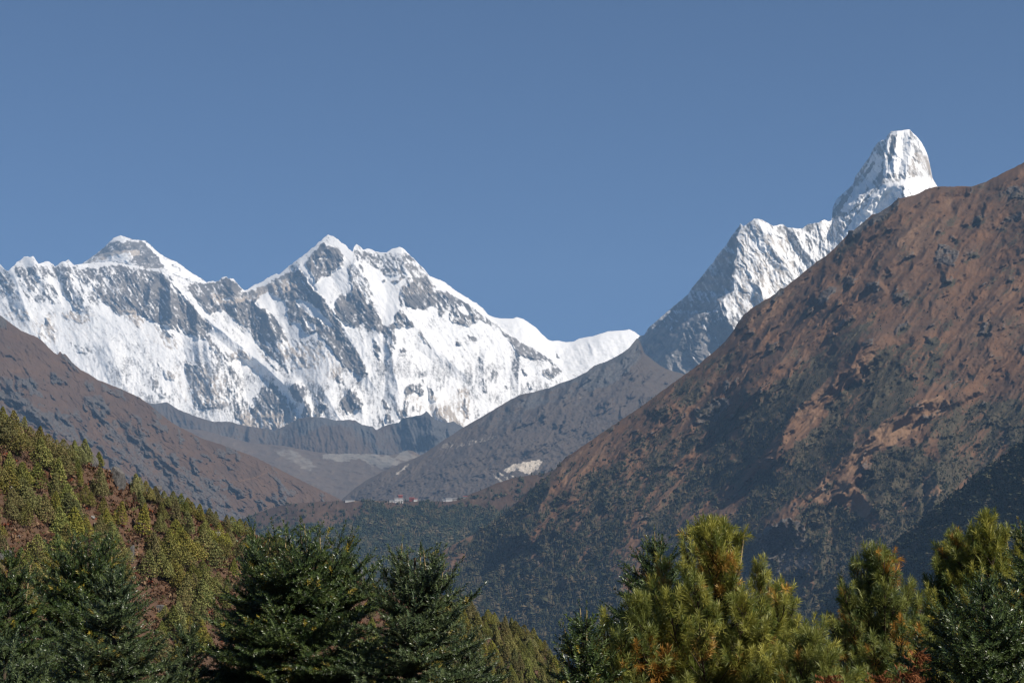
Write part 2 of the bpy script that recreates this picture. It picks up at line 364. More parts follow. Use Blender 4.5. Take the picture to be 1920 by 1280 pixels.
TAN_W = [(.75,[(5,585),(60,580),(110,588),(175,588),(175,640),(100,645),(60,640),(30,610)]),(.75,[(225,580),(262,590),(300,620),(345,640),(350,660),(320,660),(280,640),(250,620)]),
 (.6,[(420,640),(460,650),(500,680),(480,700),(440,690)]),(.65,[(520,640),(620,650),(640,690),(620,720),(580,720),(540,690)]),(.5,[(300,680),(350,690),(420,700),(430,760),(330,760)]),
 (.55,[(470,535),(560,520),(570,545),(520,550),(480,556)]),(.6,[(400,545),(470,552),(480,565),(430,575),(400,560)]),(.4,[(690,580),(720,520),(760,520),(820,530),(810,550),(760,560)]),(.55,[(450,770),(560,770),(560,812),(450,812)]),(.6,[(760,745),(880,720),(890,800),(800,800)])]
RIBS_W = [([(307,508),(345,552),(385,597),(440,640),(500,690),(560,745)],20,26,36),([(319,536),(321,560),(320,610)],34,20,14),([(280,533),(279,550),(276,572)],18,11,14),
 ([(365,575),(372,600),(368,622)],14,16,10),([(388,630),(392,660),(396,700),(402,760)],34,46,60),([(372,625),(374,660),(376,690)],8,10,9),
 ([(563,495),(590,535),(620,580),(660,640),(700,720)],16,22,40),([(660,475),(675,520),(690,560),(700,600),(712,640),(716,680)],26,55,50),
 ([(750,465),(765,510),(772,560),(765,590)],22,45,30),([(748,575),(777,612),(810,650),(860,690),(900,720)],16,34,30),
 ([(20,500),(35,545),(55,600)],16,25,40),([(120,490),(140,540),(170,590)],18,26,40),([(60,482),(80,530),(90,570)],14,20,30),([(205,640),(215,680),(230,720)],12,30,30),
 ([(480,560),(500,600),(530,670)],20,30,30),([(436,525),(440,560),(445,600)],16,22,22),
 ([(552,716),(566,745),(580,780)],22,20,16),([(655,727),(668,750),(680,775)],16,18,14),([(912,660),(906,690),(914,735)],16,16,18),([(974,662),(975,700),(972,730)],14,16,12),
 ([(735,600),(738,660),(742,720),(744,770)],18,20,40),([(600,720),(620,760),(650,800)],12,25,30),([(815,725),(820,755),(832,790)],14,16,20)]
def relief_w(u, v, vr):
    wv = 9*fbm(u/40, v/40, 77, 3)
    q = 0
    for p, a, wl_, wr_ in RIBS_W: q = q + rib(u, v, p, a, wl_, wr_, wv*.6)
    c, s = fall(u + 10*fbm(u/50, v/50, 5, 2), v, 58, 4, 34)
    d = np.clip((v-vr)/25, .15, 1)
    rk = rock_shade_field_w(u, v); rk = sstep(.3, .75, rk)
    q = q - (4+12*rk)*d*(ridged(c, s, 21, 6, .6)-.5)
    c, s = fall(u + 4*fbm(u/20, v/20, 6, 2), v, 84, 5, 13)
    q = q - 2.2*d*sstep(560, 700, v)*(ridged(c, s, 31, 3)-.5)
    q = q - (2+7*rk)*d*ridged(u/22, v/26, 41, 5) - 3*rk*d*ridged(u/7, v/9, 45, 3)
    return q
def rock_shade_field_w(u, v): return blur(paint(u, v, .16, ROCK_SHADE_W, 3.2, 11, 5, 1), 3)
def mask_w(u, v, vr, q):
    f = paint(u, v, .20, ROCK_SHADE_W, 3.6, 10, 5, 1)
    uu = u + 2*fbm(u/9, v/9, 61, 2); vv = v + 2*fbm(u/9+30, v/9, 62, 2)
    for val, p, a, b in SNOW_STROKES_W: f[in_stroke(uu, vv, p, a, b)] = val
    f = blur(f, 1)
    c, s = fall(u, v, 55, 3.2, 5.5); st = fbm(c, s, 81, 4)
    c, s = fall(u, v, 88, 3.5, 5.0); st2 = fbm(c, s, 85, 4)
    fine = fbm(u/5, v/4, 91, 3); big = fbm(u/45, v/45, 95, 3)
    k = sstep(640, 740, v)
    f = .5 + (f-.5)*.66; am = .55 + .60*sstep(.28, .45, blur(f, 4))
    f = f + am*(.42*(st*(1-k)+st2*k) + .20*fine) + .12*big + .17*sstep(620, 700, v)*sstep(-.25, .35, fbm(u/30, v/42, 99, 4))*(f < .5) + .05*sstep(0, .9, np.gradient(q, axis=1)*-1)
    f = np.where(v - vr < 1 + 4.5*fbm(u/14, v/30, 97, 3), np.minimum(f, .3 + .35*fine), f)
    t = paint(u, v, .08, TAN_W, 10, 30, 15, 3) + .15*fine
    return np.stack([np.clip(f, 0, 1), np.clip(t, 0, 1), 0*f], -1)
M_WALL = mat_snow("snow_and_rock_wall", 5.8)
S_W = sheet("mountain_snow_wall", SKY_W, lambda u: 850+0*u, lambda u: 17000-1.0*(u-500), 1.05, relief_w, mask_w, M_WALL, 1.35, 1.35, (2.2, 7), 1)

# ---------------------------------------------------------------- dark pyramid behind it
SKY_E = [(90,535),(120,515),(150,497),(165,487),(180,476),(195,464),(205,454),(213,446),(226,441),(238,445),(250,449),(262,450),(272,451),(282,459),(295,472),(310,482),(325,488),(335,493),(350,505),(365,515),(378,522),(388,530),(405,548)]
def mask_e(u, v, vr, q):
    uu = u; f = paint(u, v, .45, [(.86,[(175,482),(205,458),(215,452),(255,452),(275,455),(290,470),(308,500),(300,505),(270,500),(245,490),(225,480),(200,486),(170,492)]),
      (.10,[(212,446),(226,441),(245,448),(232,455),(220,453)]),(.25,[(170,492),(200,484),(215,478),(245,474),(250,484),(240,490),(220,492)]),(.2,[(205,458),(216,470),(210,468)]),
      (.06,[(264,450),(274,452),(290,468),(310,482),(335,494),(365,516),(390,532),(370,528),(345,520),(322,512),(308,500),(300,487),(285,470)]),
      (.6,[(320,495),(335,500),(340,505),(325,502)]),(.55,[(335,505),(352,515),(340,512)])], 2.5, 9, 7, 1)
    f = .5 + (f-.5)*.65; c, s = fall(u, v, -22, 4, 5); f = f + .32*fbm(c, s, 181, 4) + .26*fbm(u/5, v/4, 183, 3)
    t = .15 + .6*in_poly(u, v+3*fbm(u/10, v/10, 8), [(165,495),(185,478),(215,470),(262,468),(262,480),(220,484),(190,494)])
    return np.stack([np.clip(f, 0, 1), blur(t+.1*fbm(u/9, v/9, 33), 2), 0*f], -1)
def relief_e(u, v, vr):
    return rib(u, v, [(226,441),(240,470),(255,500),(270,540)], 20, 50, 60) + rib(u, v, [(268,450),(290,478),(312,505),(330,530)], 16, 30, 40) - 5*np.clip((v-vr)/20,.2,1)*ridged(u/20, v/14, 141, 4)
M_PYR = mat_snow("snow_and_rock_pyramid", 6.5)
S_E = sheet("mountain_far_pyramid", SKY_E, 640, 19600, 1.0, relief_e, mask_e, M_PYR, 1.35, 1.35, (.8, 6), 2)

# ---------------------------------------------------------------- smooth snow ridge right of the wall
SKY_R = [(880,575),(900,580),(915,590),(925,594),(938,597),(950,597),(962,597),(968,594),(980,597),(992,605),(1005,614),(1015,625),(1028,637),(1035,639),(1045,638),(1060,641),(1075,640),(1085,635),(1100,632),(1115,629),(1130,624),(1140,621),(1155,620),(1170,619),(1180,617),(1190,622),(1198,628),(1240,660)]
def relief_r(u, v, vr):
    c, s = fall(u, v, 70, 5, 26); d = np.clip((v-vr)/15, 0, 1)
    return -4*d*ridged(c, s, 231, 4) - 2.5*d*fbm(u/14, v/10, 235, 3) + rib(u, v, [(968,594),(985,640),(1000,700)], 14, 60, 60) + rib(u, v, [(1130,624),(1110,660),(1095,710)], 12, 50, 50)
def mask_r(u, v, vr, q):
    f = paint(u, v, .06, [(.8,[(1041,655),(1046,665),(1050,672),(1044,670)]),(.5,[(1072,700),(1085,703),(1076,708)])], 2, 8, 3, 1) + .10*fbm(u/7, v/5, 291, 4)
    return np.stack([np.clip(f, 0, 1), 0*f+.2, 0*f], -1)
S_R = sheet("mountain_snow_ridge", SKY_R, 800, 18400, .9, relief_r, mask_r, M_WALL, 1.5, 1.5, (.5, 12), 3)

# ---------------------------------------------------------------- the horn with its long shoulder, right
SKY_A = [(1120,735),(1150,690),(1180,652),(1200,630),(1208,628),(1215,615),(1235,598),(1250,585),(1262,575),(1280,560),(1290,552),(1297,540),(1310,525),(1322,510),(1330,500),(1337,493),(1342,483),(1352,470),(1360,462),(1370,445),(1380,432),(1386,424),(1388,419),(1395,424),(1405,417),(1414,410),(1420,410),(1428,412),(1440,418),(1450,424),(1458,422),(1467,420),(1475,426),(1490,428),(1505,428),(1515,420),(1525,419),(1535,417),(1545,412),(1555,415),(1560,412),(1561,390),(1568,375),(1575,368),(1583,361),(1590,355),(1600,345),(1603,332),(1612,320),(1620,308),(1630,295),(1635,284),(1638,278),(1645,268),(1655,263),(1660,262),(1665,252),(1671,246),(1690,245),(1700,243),(1706,243),(1712,250),(1718,255),(1728,267),(1734,278),(1740,292),(1745,315),(1748,332),(1755,345),(1764,362),(1800,420)]
ROCK_A = [(.80,[(1660,330),(1655,300),(1640,285),(1600,345),(1561,395),(1562,412),(1600,395),(1630,370)]),
 (.20,[(1640,282),(1655,300),(1650,340),(1620,375),(1590,400),(1575,395),(1605,350)]),(.62,[(1600,350),(1640,300),(1642,306),(1610,350)]),(.6,[(1605,375),(1650,325),(1650,335),(1615,375)]),
 (.05,[(1670,247),(1706,243),(1700,320),(1670,345),(1655,335),(1662,262)]),
 (.70,[(1666,252),(1683,252),(1680,275),(1672,300),(1665,315),(1662,295),(1668,275)]),(.10,[(1662,265),(1668,262),(1664,285),(1660,290)]),
 (.03,[(1683,247),(1706,244),(1712,290),(1705,303),(1680,312),(1676,300),(1684,270)]),(.65,[(1704,256),(1713,258),(1712,262),(1705,261)]),(.6,[(1706,266),(1714,268),(1710,272)]),(.7,[(1712,270),(1720,275),(1720,280),(1713,275)]),
 (.64,[(1713,285),(1722,280),(1738,290),(1744,315),(1747,335),(1735,330),(1720,330),(1706,332),(1705,312),(1712,300)]),(.08,[(1712,300),(1730,315),(1740,332),(1730,326),(1716,310)]),(.1,[(1722,262),(1738,285),(1732,292),(1724,275)]),
 (.04,[(1690,338),(1720,332),(1748,335),(1760,355),(1740,362),(1710,365),(1697,345)]),(.7,[(1655,340),(1672,330),(1678,338),(1668,350),(1658,350)]),(.55,[(1640,345),(1660,325),(1690,325),(1690,338),(1660,345),(1640,360)]),
 (.08,[(1655,345),(1690,340),(1690,370),(1640,430),(1570,500),(1565,470),(1600,410),(1630,380)]),
 (.46,[(1388,420),(1460,424),(1560,414),(1580,450),(1540,500),(1470,540),(1420,570),(1380,560),(1375,500)]),
 (.10,[(1415,411),(1440,418),(1455,440),(1435,435),(1420,420)]),(.04,[(1408,448),(1425,446),(1440,462),(1440,472),(1425,475),(1414,462)]),(.1,[(1388,419),(1394,424),(1390,430)]),
 (.70,[(1508,420),(1530,419),(1520,435),(1508,432)]),(.66,[(1473,430),(1484,440),(1480,460),(1472,458)]),(.62,[(1455,424),(1474,426),(1470,440),(1456,436)]),
 (.62,[(1200,630),(1340,495),(1385,430),(1380,500),(1372,550),(1330,590),(1290,630),(1250,700),(1200,700)]),
 (.50,[(1350,560),(1400,560),(1440,560),(1400,620),(1340,660),(1320,640)]),(.55,[(1290,620),(1330,590),(1355,600),(1380,640),(1300,720),(1260,690)]),
]
def facet(u, v, crest, slope, wmax, warp):
    P = np.asarray(crest, float); P = P[np.argsort(P[:, 1])]
    d = np.interp(v, P[:, 1], P[:, 0]) - u + warp
    env = (v > P[0, 1]-2)*(1-sstep(P[-1, 1], P[-1, 1]+40, v))
    return slope*np.clip(d, 0, wmax)*env
def relief_a(u, v, vr):
    wv = 5*fbm(u/22, v/22, 377, 3)
    q = facet(u, v, [(1388,419),(1381,450),(1378,480),(1377,500),(1372,520),(1375,545),(1352,565),(1345,582),(1325,588),(1305,603),(1288,618),(1272,645),(1255,675),(1240,700)], 2.7, 140, wv*1.2)
    q = q + facet(u, v, [(1671,246),(1662,265),(1659,290),(1658,310),(1661,322),(1655,338),(1640,356),(1618,372),(1600,385),(1590,398),(1575,415),(1566,430)], 3.0, 80, wv*.7)*sstep(1540, 1566, u)
    q = q + rib(u, v, [(1690,345),(1696,352),(1700,372),(1690,400)], 60, 38, 60, wv) + rib(u, v, [(1683,244),(1677,300),(1672,340)], 7, 10, 12) + rib(u, v, [(1709,250),(1707,290),(1700,330),(1694,345)], 16, 14, 40, wv*.3)
    q = q + rib(u, v, [(1615,350),(1610,372),(1604,388)], 14, 8, 9) + rib(u, v, [(1662,350),(1640,372),(1625,395)], 26, 14, 16, wv)
    q = q + rib(u, v, [(1350,560),(1362,590),(1390,650)], 26, 40, 30, wv) + rib(u, v, [(1325,590),(1310,640),(1290,700)], 16, 30, 40, wv)
    q = q + rib(u, v, [(1487,428),(1500,460),(1530,500)], 16, 16, 22, wv)+ rib(u, v, [(1420,410),(1440,450),(1480,510)], 18, 30, 40, wv)
    q = q + rib(u, v, [(1425,530),(1430,560),(1440,590)], 20, 16, 20, wv)
    d = np.clip((v-vr)/14, .1, 1)
    c, s = fall(u + 13*fbm(u/30, v/30, 305, 3), v, 62, 2.6, 26); q = q - 11*d*(ridged(c, s, 321, 6, .6)-.5)
    c, s = fall(u, v, 86, 5, 8); q = q - 3.2*d*(ridged(c, s, 331, 3)-.5)*sstep(1400, 1500, u)
    return q
def mask_a(u, v, vr, q):
    f = paint(u, v, .45, ROCK_A, 2.2, 8, 105, 1)
    f = .5 + (f-.5)*.8; c, s = fall(u, v, 62, 4.5, 5); f = f + .34*fbm(c, s, 381, 4) + .16*fbm(u/5, v/5, 391, 3) + .10*np.clip(np.gradient(q, axis=1)*-1, -1, 1)
    f = f + .28*sstep(540, 680, v)
    t = paint(u, v, .25, [(.8,[(1700,285),(1750,285),(1750,345),(1700,345)]),(.65,[(1380,440),(1470,440),(1500,520),(1400,600),(1370,560)])], 8, 20, 115, 3)
    return np.stack([np.clip(f, 0, 1), np.clip(t, 0, 1), 0*f], -1)
M_HORN = mat_snow("snow_and_granite_horn", 3.8, .35, (.15, .14, .13), (.29, .265, .235), (.42, .36, .29))
S_A = sheet("mountain_snow_horn", SKY_A, lambda u: 760-0.20*np.clip(u-1400, 0, 400), 12500, 1.3, relief_a, mask_a, M_HORN, 1.3, 1.3, (.8, 6), 4)

# ---------------------------------------------------------------- dark valley-head peaks
SKY_DK = [(210,735),(250,748),(290,757),(312,753),(335,768),(370,781),(400,790),(430,790),(450,796),(480,801),(515,806),(530,800),(545,792),(560,784),(585,781),(610,783),(630,788),(650,787),(665,787),(680,796),(700,800),(706,806),(715,800),(730,795),(747,792),(755,783),(775,780),(790,778),(800,770),(808,780),(815,785),(828,790),(838,793),(850,790),(865,798),(885,806),(960,850)]
def relief_dk(u, v, vr):
    wv = 5*fbm(u/22, v/22, 477, 3); q = 0
    for p, a, wl_, wr_ in [([(632,786),(640,810),(665,850),(690,870)],26,90,60),([(805,772),(812,800),(808,830)],70,56,26),([(838,793),(845,820),(830,850)],22,18,26),([(706,800),(715,830),(720,850)],14,20,25),([(585,781),(570,810),(540,840)],18,30,60),
                          ([(470,800),(466,830),(455,850)],18,10,24),([(440,796),(430,830)],16,12,20),([(690,796),(705,830),(720,850)],16,30,20),([(340,765),(370,800),(420,850)],16,30,40),([(760,785),(765,810),(770,840)],16,20,20)]: q = q + rib(u, v, p, a, wl_, wr_, wv)
    c, s = fall(u, v, 80, 3, 14); return q - 11*np.clip((v-vr)/10, .1, 1)*(ridged(c, s, 421, 5, .6)-.5)
def mask_dk(u, v, vr, q):
    rk = paint(u, v, .5, [(.8,[(735,790),(800,770),(880,805),(850,860),(760,850)]),(.2,[(520,830),(600,800),(640,800),(700,850),(620,860)]),(.75,[(550,790),(610,783),(700,800),(705,840),(660,800),(610,795),(570,815)])], 4, 14, 405, 2) + .15*fbm(u/6, v/6, 481, 4)
    return np.stack([0*u, np.clip(rk, 0, 1), 0*u+.15+.2*fbm(u/10, v/6, 483, 3)], -1)
M_FARHILL = mat_hill("scree_and_turf_far", 4.0, (.085, .060, .042), (.12, .085, .055), (.05, .05, .035), (.06, .06, .04), (.075, .07, .065), (.12, .11, .10), (.19, .155, .115))
S_DK = sheet("mountain_valley_head", SKY_DK, lambda u: 900+0*u, 14300, .8, relief_dk, mask_dk, M_FARHILL, 1.5, 1.5, (1.0, 7), 5)

# ---------------------------------------------------------------- terraced valley floor with pale moraine
SKY_V = [(300,800),(380,806),(440,822),(470,830),(485,832),(530,835),(580,845),(620,850),(660,850),(700,851),(730,853),(745,850),(765,843),(775,845),(790,855),(820,870),(900,900)]
def mask_v(u, v, vr, q):
    t = paint(u, v, .12, [(.55,[(512,842),(545,842),(580,860),(592,876),(575,884),(555,870),(530,858)]),(.85,[(605,851),(690,850),(735,855),(752,868),(715,879),(695,868),(670,860),(640,867),(608,858)]),(.75,[(738,858),(762,843),(787,857),(760,864)]),(.25,[(640,870),(700,872),(735,885),(700,893),(650,885)])], 5, 12, 505, 1)
    t = t + .34*fbm(u/16, v/4, 511, 4)
    return np.stack([.12*fbm(u/8, v/4, 521, 3), 0*u+.1, np.clip(t, 0, 1)], -1)
def relief_v(u, v, vr):
    return 9*fbm(u/60, v/20, 531, 4) - 8*ridged(u/35, v/14, 535, 3) + rib(u, v, [(700,851),(720,866),(740,880)], 14, 30, 50)
M_VALLEY = mat_hill("valley_turf_and_moraine", 3.4, (.165, .120, .082), (.135, .10, .072), (.07, .06, .045), (.08, .07, .05), (.12, .11, .10), (.17, .15, .13), (.27, .235, .19))
S_V = sheet("hill_valley_terrace", SKY_V, lambda u: 965+0*u, lambda u: 12600-2.2*(u-600), .30, relief_v, mask_v, M_VALLEY, 1.5, 1.2, (.6, 9), 6, back=(60, 400))

# ---------------------------------------------------------------- grey-brown spur below the horn
SKY_C = [(520,1020),(560,990),(600,962),(640,937),(665,915),(690,898),(720,882),(745,872),(770,862),(790,853),(800,847),(830,826),(870,800),(900,783),(930,765),(960,747),(975,740),(988,737),(1000,735),(1012,731),(1030,727),(1050,718),(1075,710),(1100,697),(1115,685),(1140,676),(1165,663),(1180,652),(1195,633),(1200,640),(1208,662),(1230,680),(1250,692),(1290,703),(1340,722),(1400,760)]
def relief_c(u, v, vr):
    wv = 7*fbm(u/30, v/30, 577, 3)
    q = rib(u, v, [(1195,635),(1100,740),(1000,810),(900,845),(800,880),(700,930)], 26, 120, 200, wv) + rib(u, v, [(1110,690),(1060,740),(1010,780),(950,810)], 30, 50, 90, wv)
    q = q + rib(u, v, [(1180,652),(1200,680),(1160,740),(1080,800),(980,850)], 24, 70, 120, wv) + rib(u, v, [(985,740),(960,780),(935,800)], 16, 22, 30, wv)
    for a, b in ((1000, 735), (1035, 727), (1070, 712), (1105, 695), (1140, 678), (930, 770)): q = q + rib(u, v, [(a, b), (a-8, b+22), (a-26, b+50)], 9, 9, 14, wv*.4)
    c, s = fall(u + wv, v, 142, 4, 26); d = np.clip((v-vr)/12, .1, 1)
    c2, s2 = fall(u + 6*fbm(u/18, v/18, 561, 3), v, 128, 2.2, 18); kn = np.clip(fbm(c2, s2, 563, 5)-.2, 0, .4)*sstep(980, 1060, u+.6*(900-v))
    return q - 34*d*kn - 15*d*(ridged(c, s, 521, 6, .6)-.5) - 3*d*fbm(u/9, v/9, 525, 3)
def mask_c(u, v, vr, q):
    rk = paint(u, v, .12, [(.75,[(1000,735),(1110,690),(1195,635),(1205,670),(1150,720),(1100,735),(1040,750),(1000,765),(960,770)]),(.5,[(880,800),(960,750),(990,740),(980,790),(930,810)]),(.45,[(1010,740),(1080,715),(1110,745),(1090,760),(1040,755)])], 6, 16, 605, 2) + .2*fbm(u/7, v/7, 621, 4)
    tn = paint(u, v, .10, [(1.,[(944,880),(966,869),(995,864),(1019,861),(1010,877),(994,889),(980,886),(968,881),(952,886)]),(.9,[(922,887),(943,904)],3,5),(.85,[(934,884),(954,900)],3,5),(.8,[(946,882),(962,892)],3,3),(.6,[(1006,880),(1012,886)],2,2),(.55,[(828,838),(870,828),(920,818),(935,815),(925,822),(880,834),(840,842)]),(.9,[(741,889),(746,890),(768,870),(764,869)]),(.55,[(1075,745),(1098,742),(1085,748)]),(.3,[(800,850),(860,815),(880,820),(820,845)])], 2.5, 6, 625, 1)
    c, s = fall(u, v, 112, 4, 5); tn = np.where(tn > .5, tn - .75*(ridged(c, s, 635, 3)-.25), tn + .16*fbm(u/30, v/16, 631, 4))
    c, s = fall(u, v, 140, 4, 10); vg = .2 + .16*fbm(c, s, 641, 4) + .15*sstep(760, 900, u)*(v > 870)
    return np.stack([np.clip(vg, 0, 1), np.clip(rk, 0, 1), np.clip(tn, 0, 1)], -1)
M_SPUR = mat_hill("scree_and_turf_spur", 2.8, (.108, .083, .063), (.084, .067, .055), (.06, .052, .042), (.075, .062, .05), (.075, .072, .07), (.13, .12, .11), (.55, .48, .39))
S_C = sheet("mountain_brown_spur", SKY_C, 985, lambda u: 9400+1.6*(u-640), .75, relief_c, mask_c, M_SPUR, 1.4, 1.4, (.8, 8), 7)

# ---------------------------------------------------------------- brown mountain, left
SKY_L = [(-90,540),(-40,563),(0,591),(18,604),(40,620),(70,632),(80,640),(95,655),(101,661),(108,665),(111,660),(113,659),(117,664),(122,663),(135,679),(150,692),(170,703),(185,713),(205,720),(230,730),(250,740),(262,745),(285,762),(300,775),(330,797),(380,822),(430,838),(480,857),(540,888),(590,912),(640,937),(690,965),(760,1000)]
def knob_l(u, v):
    c, s = fall(u + 6*fbm(u/18, v/18, 761, 3), v, 46, 2.0, 22)
    return np.clip(fbm(c, s, 763, 5)-.16, 0, .4)
def relief_l(u, v, vr):
    wv = 7*fbm(u/26, v/26, 677, 3); q = 0
    for p, a, wl_, wr_ in [([(20,712),(30,740),(60,780)],26,22,40),([(50,706),(70,760),(110,820)],18,20,40),([(165,745),(185,770),(200,790)],16,14,22),([(105,700),(120,720)],14,10,12),([(190,745),(215,775)],16,16,20),([(245,785),(275,830),(330,880),(400,950)],26,30,60),
        ([(300,800),(345,850),(420,920)],14,24,40),([(122,665),(140,690),(150,700)],12,10,20),([(270,745),(300,790),(330,830)],12,16,30),([(230,900),(260,950)],18,25,30),([(330,900),(360,960)],20,25,30)]: q = q + rib(u, v, p, a, wl_, wr_, wv)
    rk = sstep(.40, .65, rock_l(u, v))
    c, s = fall(u + wv, v, 48, 3, 20); d = np.clip((v-vr)/15, .08, 1)
    return q - d*(38*knob_l(u, v)*sstep(0, 80, v-vr) + 10*(ridged(c, s, 621, 6, .6)-.5) + 6*rk*ridged(u/22, v/16, 625, 4) + 5*fbm(u/60, v/60, 629, 3))
ROCK_L = [(.62,[(0,705),(22,712),(30,735),(55,745),(90,770),(140,800),(150,835),(90,810),(40,790),(0,775)]),(.58,[(155,748),(180,740),(205,762),(200,785),(175,780),(160,768)]),(.56,[(180,800),(215,785),(250,795),(290,830),(330,865),(400,900),(440,950),(480,990),(400,990),(320,930),(250,880),(200,830)]),
  (.7,[(70,700),(90,715),(82,716)]),(.8,[(95,700),(105,702),(118,716),(112,720),(100,712)]),(.7,[(40,715),(60,712),(80,745),(60,745)]),(.75,[(113,660),(128,668),(150,700),(135,690),(120,672)]),(.6,[(270,748),(290,765),(305,782),(290,775)]),(.6,[(400,880),(430,900),(440,930),(415,915)]),(.55,[(120,760),(150,770),(160,790),(135,785)]),(.65,[(0,580),(10,600),(12,620),(0,615)]),(.55,[(8,640),(20,650),(18,662),(6,655)])]
def rock_l(u, v):
    c, s = fall(u, v, 50, 2.2, 11)
    return paint(u, v, .16, ROCK_L, 9, 18, 705, 2) + .26*fbm(c, s, 711, 5) + .5*sstep(.02, .16, knob_l(u, v))*sstep(640, 760, v)
def mask_l(u, v, vr, q):
    rk = rock_l(u, v) + .12*fbm(u/5, v/5, 713, 3)
    tn = paint(u, v, .12, [(.45,[(150,760),(260,780),(230,850),(180,830)]),(.4,[(430,880),(520,900),(600,960),(500,970)]),(.5,[(0,680),(60,700),(20,705)])], 8, 30, 715, 3) + .16*fbm(u/30, v/20, 717, 4)
    tn = np.maximum(tn, .7*in_stroke(u, v+2*fbm(u/9, v/9, 4), [(440,903),(480,895),(500,885)], 2, 2))
    vg = .14 + .15*fbm(u/14, v/12, 719, 4) + .25*sstep(930, 1010, v)
    return np.stack([np.clip(vg, 0, 1), np.clip(rk, 0, 1), np.clip(tn, 0, 1)], -1)
M_LEFT = mat_hill("rust_turf_and_crags_left", 2.0, (.125, .078, .050), (.095, .062, .043), (.05, .042, .028), (.065, .05, .034), (.060, .055, .052), (.135, .120, .105), (.17, .10, .055))
S_L = sheet("mountain_brown_left", SKY_L, 1060, lambda u: 7700-.2*u, .75, relief_l, mask_l, M_LEFT, 1.4, 1.4, (1.0, 7), 8)

# ---------------------------------------------------------------- wooded ridge with the monastery
SKY_F = [(400,1000),(440,978),(470,966),(500,955),(530,946),(560,943),(600,940),(630,939),(655,938),(700,938),(750,938),(800,939),(830,939),(850,936),(870,931),(900,919),(930,906),(960,896),(990,891),(1020,888),(1060,870),(1110,850)]
FOREST_F = [(.95,[(440,1010),(520,990),(560,985),(620,990),(690,965),(740,950),(800,945),(850,950),(900,950),(960,960),(1000,950),(900,1130),(600,1130),(460,1100)]),(.85,[(680,940),(720,940),(720,960),(690,960)]),(.5,[(450,975),(480,970),(480,985),(455,990)]),(.3,[(720,985),(740,980),(735,1005)]),(.35,[(600,1020),(625,1010),(625,1040)]),(.25,[(800,965),(812,960),(806,985),(800,990)])]
def mask_f(u, v, vr, q):
    vg = paint(u, v, .30, FOREST_F, 12, 30, 805, 3) + .18*fbm(u/8, v/8, 811, 4)
    tn = paint(u, v, .18, [(.4,[(860,935),(920,912),(1000,892),(980,910),(900,945)]),(.6,[(640,939),(700,938),(760,939),(700,943)])], 4, 12, 815, 1) + .15*fbm(u/12, v/10, 817, 4)
    return np.stack([np.clip(vg, 0, 1), 0*u+.16+.15*fbm(u/9, v/9, 813, 3), np.clip(tn, 0, 1)], -1)
def relief_f(u, v, vr):
    wv = 8*fbm(u/30, v/30, 877, 3); d = np.clip((v-vr)/12, 0, 1)
    q = rib(u, v, [(700,940),(730,1000),(790,1080)], 20, 60, 60, wv)+rib(u, v, [(560,945),(600,1010),(640,1080)], 20, 50, 50, wv)+rib(u, v, [(820,942),(830,1000),(850,1080)], 20, 60, 50, wv)
    return q - d*9*ridged(u/40, v/40, 821, 4)
M_RIDGE = mat_hill("scrub_and_woodland_floor", 1.6, (.10, .062, .040), (.075, .048, .034), (.030, .034, .022), (.045, .046, .028), (.10, .09, .08), (.16, .14, .12), (.19, .135, .085))
S_F = sheet("hill_wooded_ridge", SKY_F, 1150, 5900, .65, relief_f, mask_f, M_RIDGE, 1.5, 1.5, (.6, 9), 9)

# ---------------------------------------------------------------- big brown mountainside, right
SKY_G = [(600,1270),(700,1165),(780,1080),(815,1045),(840,1025),(870,1010),(900,995),(930,975),(960,950),(985,925),(1010,905),(1040,880),(1060,858),(1090,838),(1130,810),(1170,783),(1205,760),(1245,730),(1280,705),(1310,683),(1340,658),(1360,640),(1375,620),(1385,602),(1395,590),(1410,577),(1430,565),(1455,550),(1464,539),(1471,540),(1485,528),(1510,508),(1530,492),(1555,475),(1575,455),(1589,440),(1591,432),(1600,432),(1615,420),(1635,403),(1650,398),(1670,385),(1684,371),(1688,372),(1715,366),(1735,356),(1755,350),(1790,350),(1825,349),(1850,340),(1870,330),(1890,320),(1920,305),(1960,284),(2010,262)]
VEG_G = [(.60,[(1400,760),(1480,700),(1560,640),(1640,600),(1600,660),(1540,720),(1480,780),(1440,840),(1380,900),(1300,960),(1250,1000),(1200,1010),(1250,930),(1320,840)]),
 (.62,[(1640,660),(1720,640),(1790,640),(1740,720),(1680,770),(1620,810),(1560,860),(1510,930),(1450,960),(1380,1000),(1400,920),(1470,850),(1500,830),(1560,760)]),
 (.52,[(1180,830),(1300,800),(1400,780),(1350,850),(1280,930),(1200,1000),(1100,1080),(1000,1100),(900,1100),(860,1060),(950,1000),(1050,930),(1120,880)]),
 (.95,[(860,1060),(1000,1060),(1150,1080),(1200,1150),(1200,1300),(850,1300),(700,1200),(820,1090)]),(.85,[(840,1030),(960,950),(1040,885),(1010,940),(950,1010),(900,1050)]),
 (.75,[(1640,850),(1700,830),(1760,870),(1800,900),(1760,960),(1700,1000),(1650,980),(1610,910)]),(.58,[(1740,790),(1920,740),(1960,850),(1840,920),(1790,900),(1760,860)]),
 (.72,[(1500,960),(1560,940),(1640,990),(1740,980),(1700,1050),(1600,1100),(1560,1200),(1480,1200),(1530,1080)]),(.6,[(1200,1000),(1400,960),(1440,1080),(1400,1280),(1200,1280)]),
 (.50,[(1300,700),(1400,640),(1360,700),(1300,760),(1200,800)])]
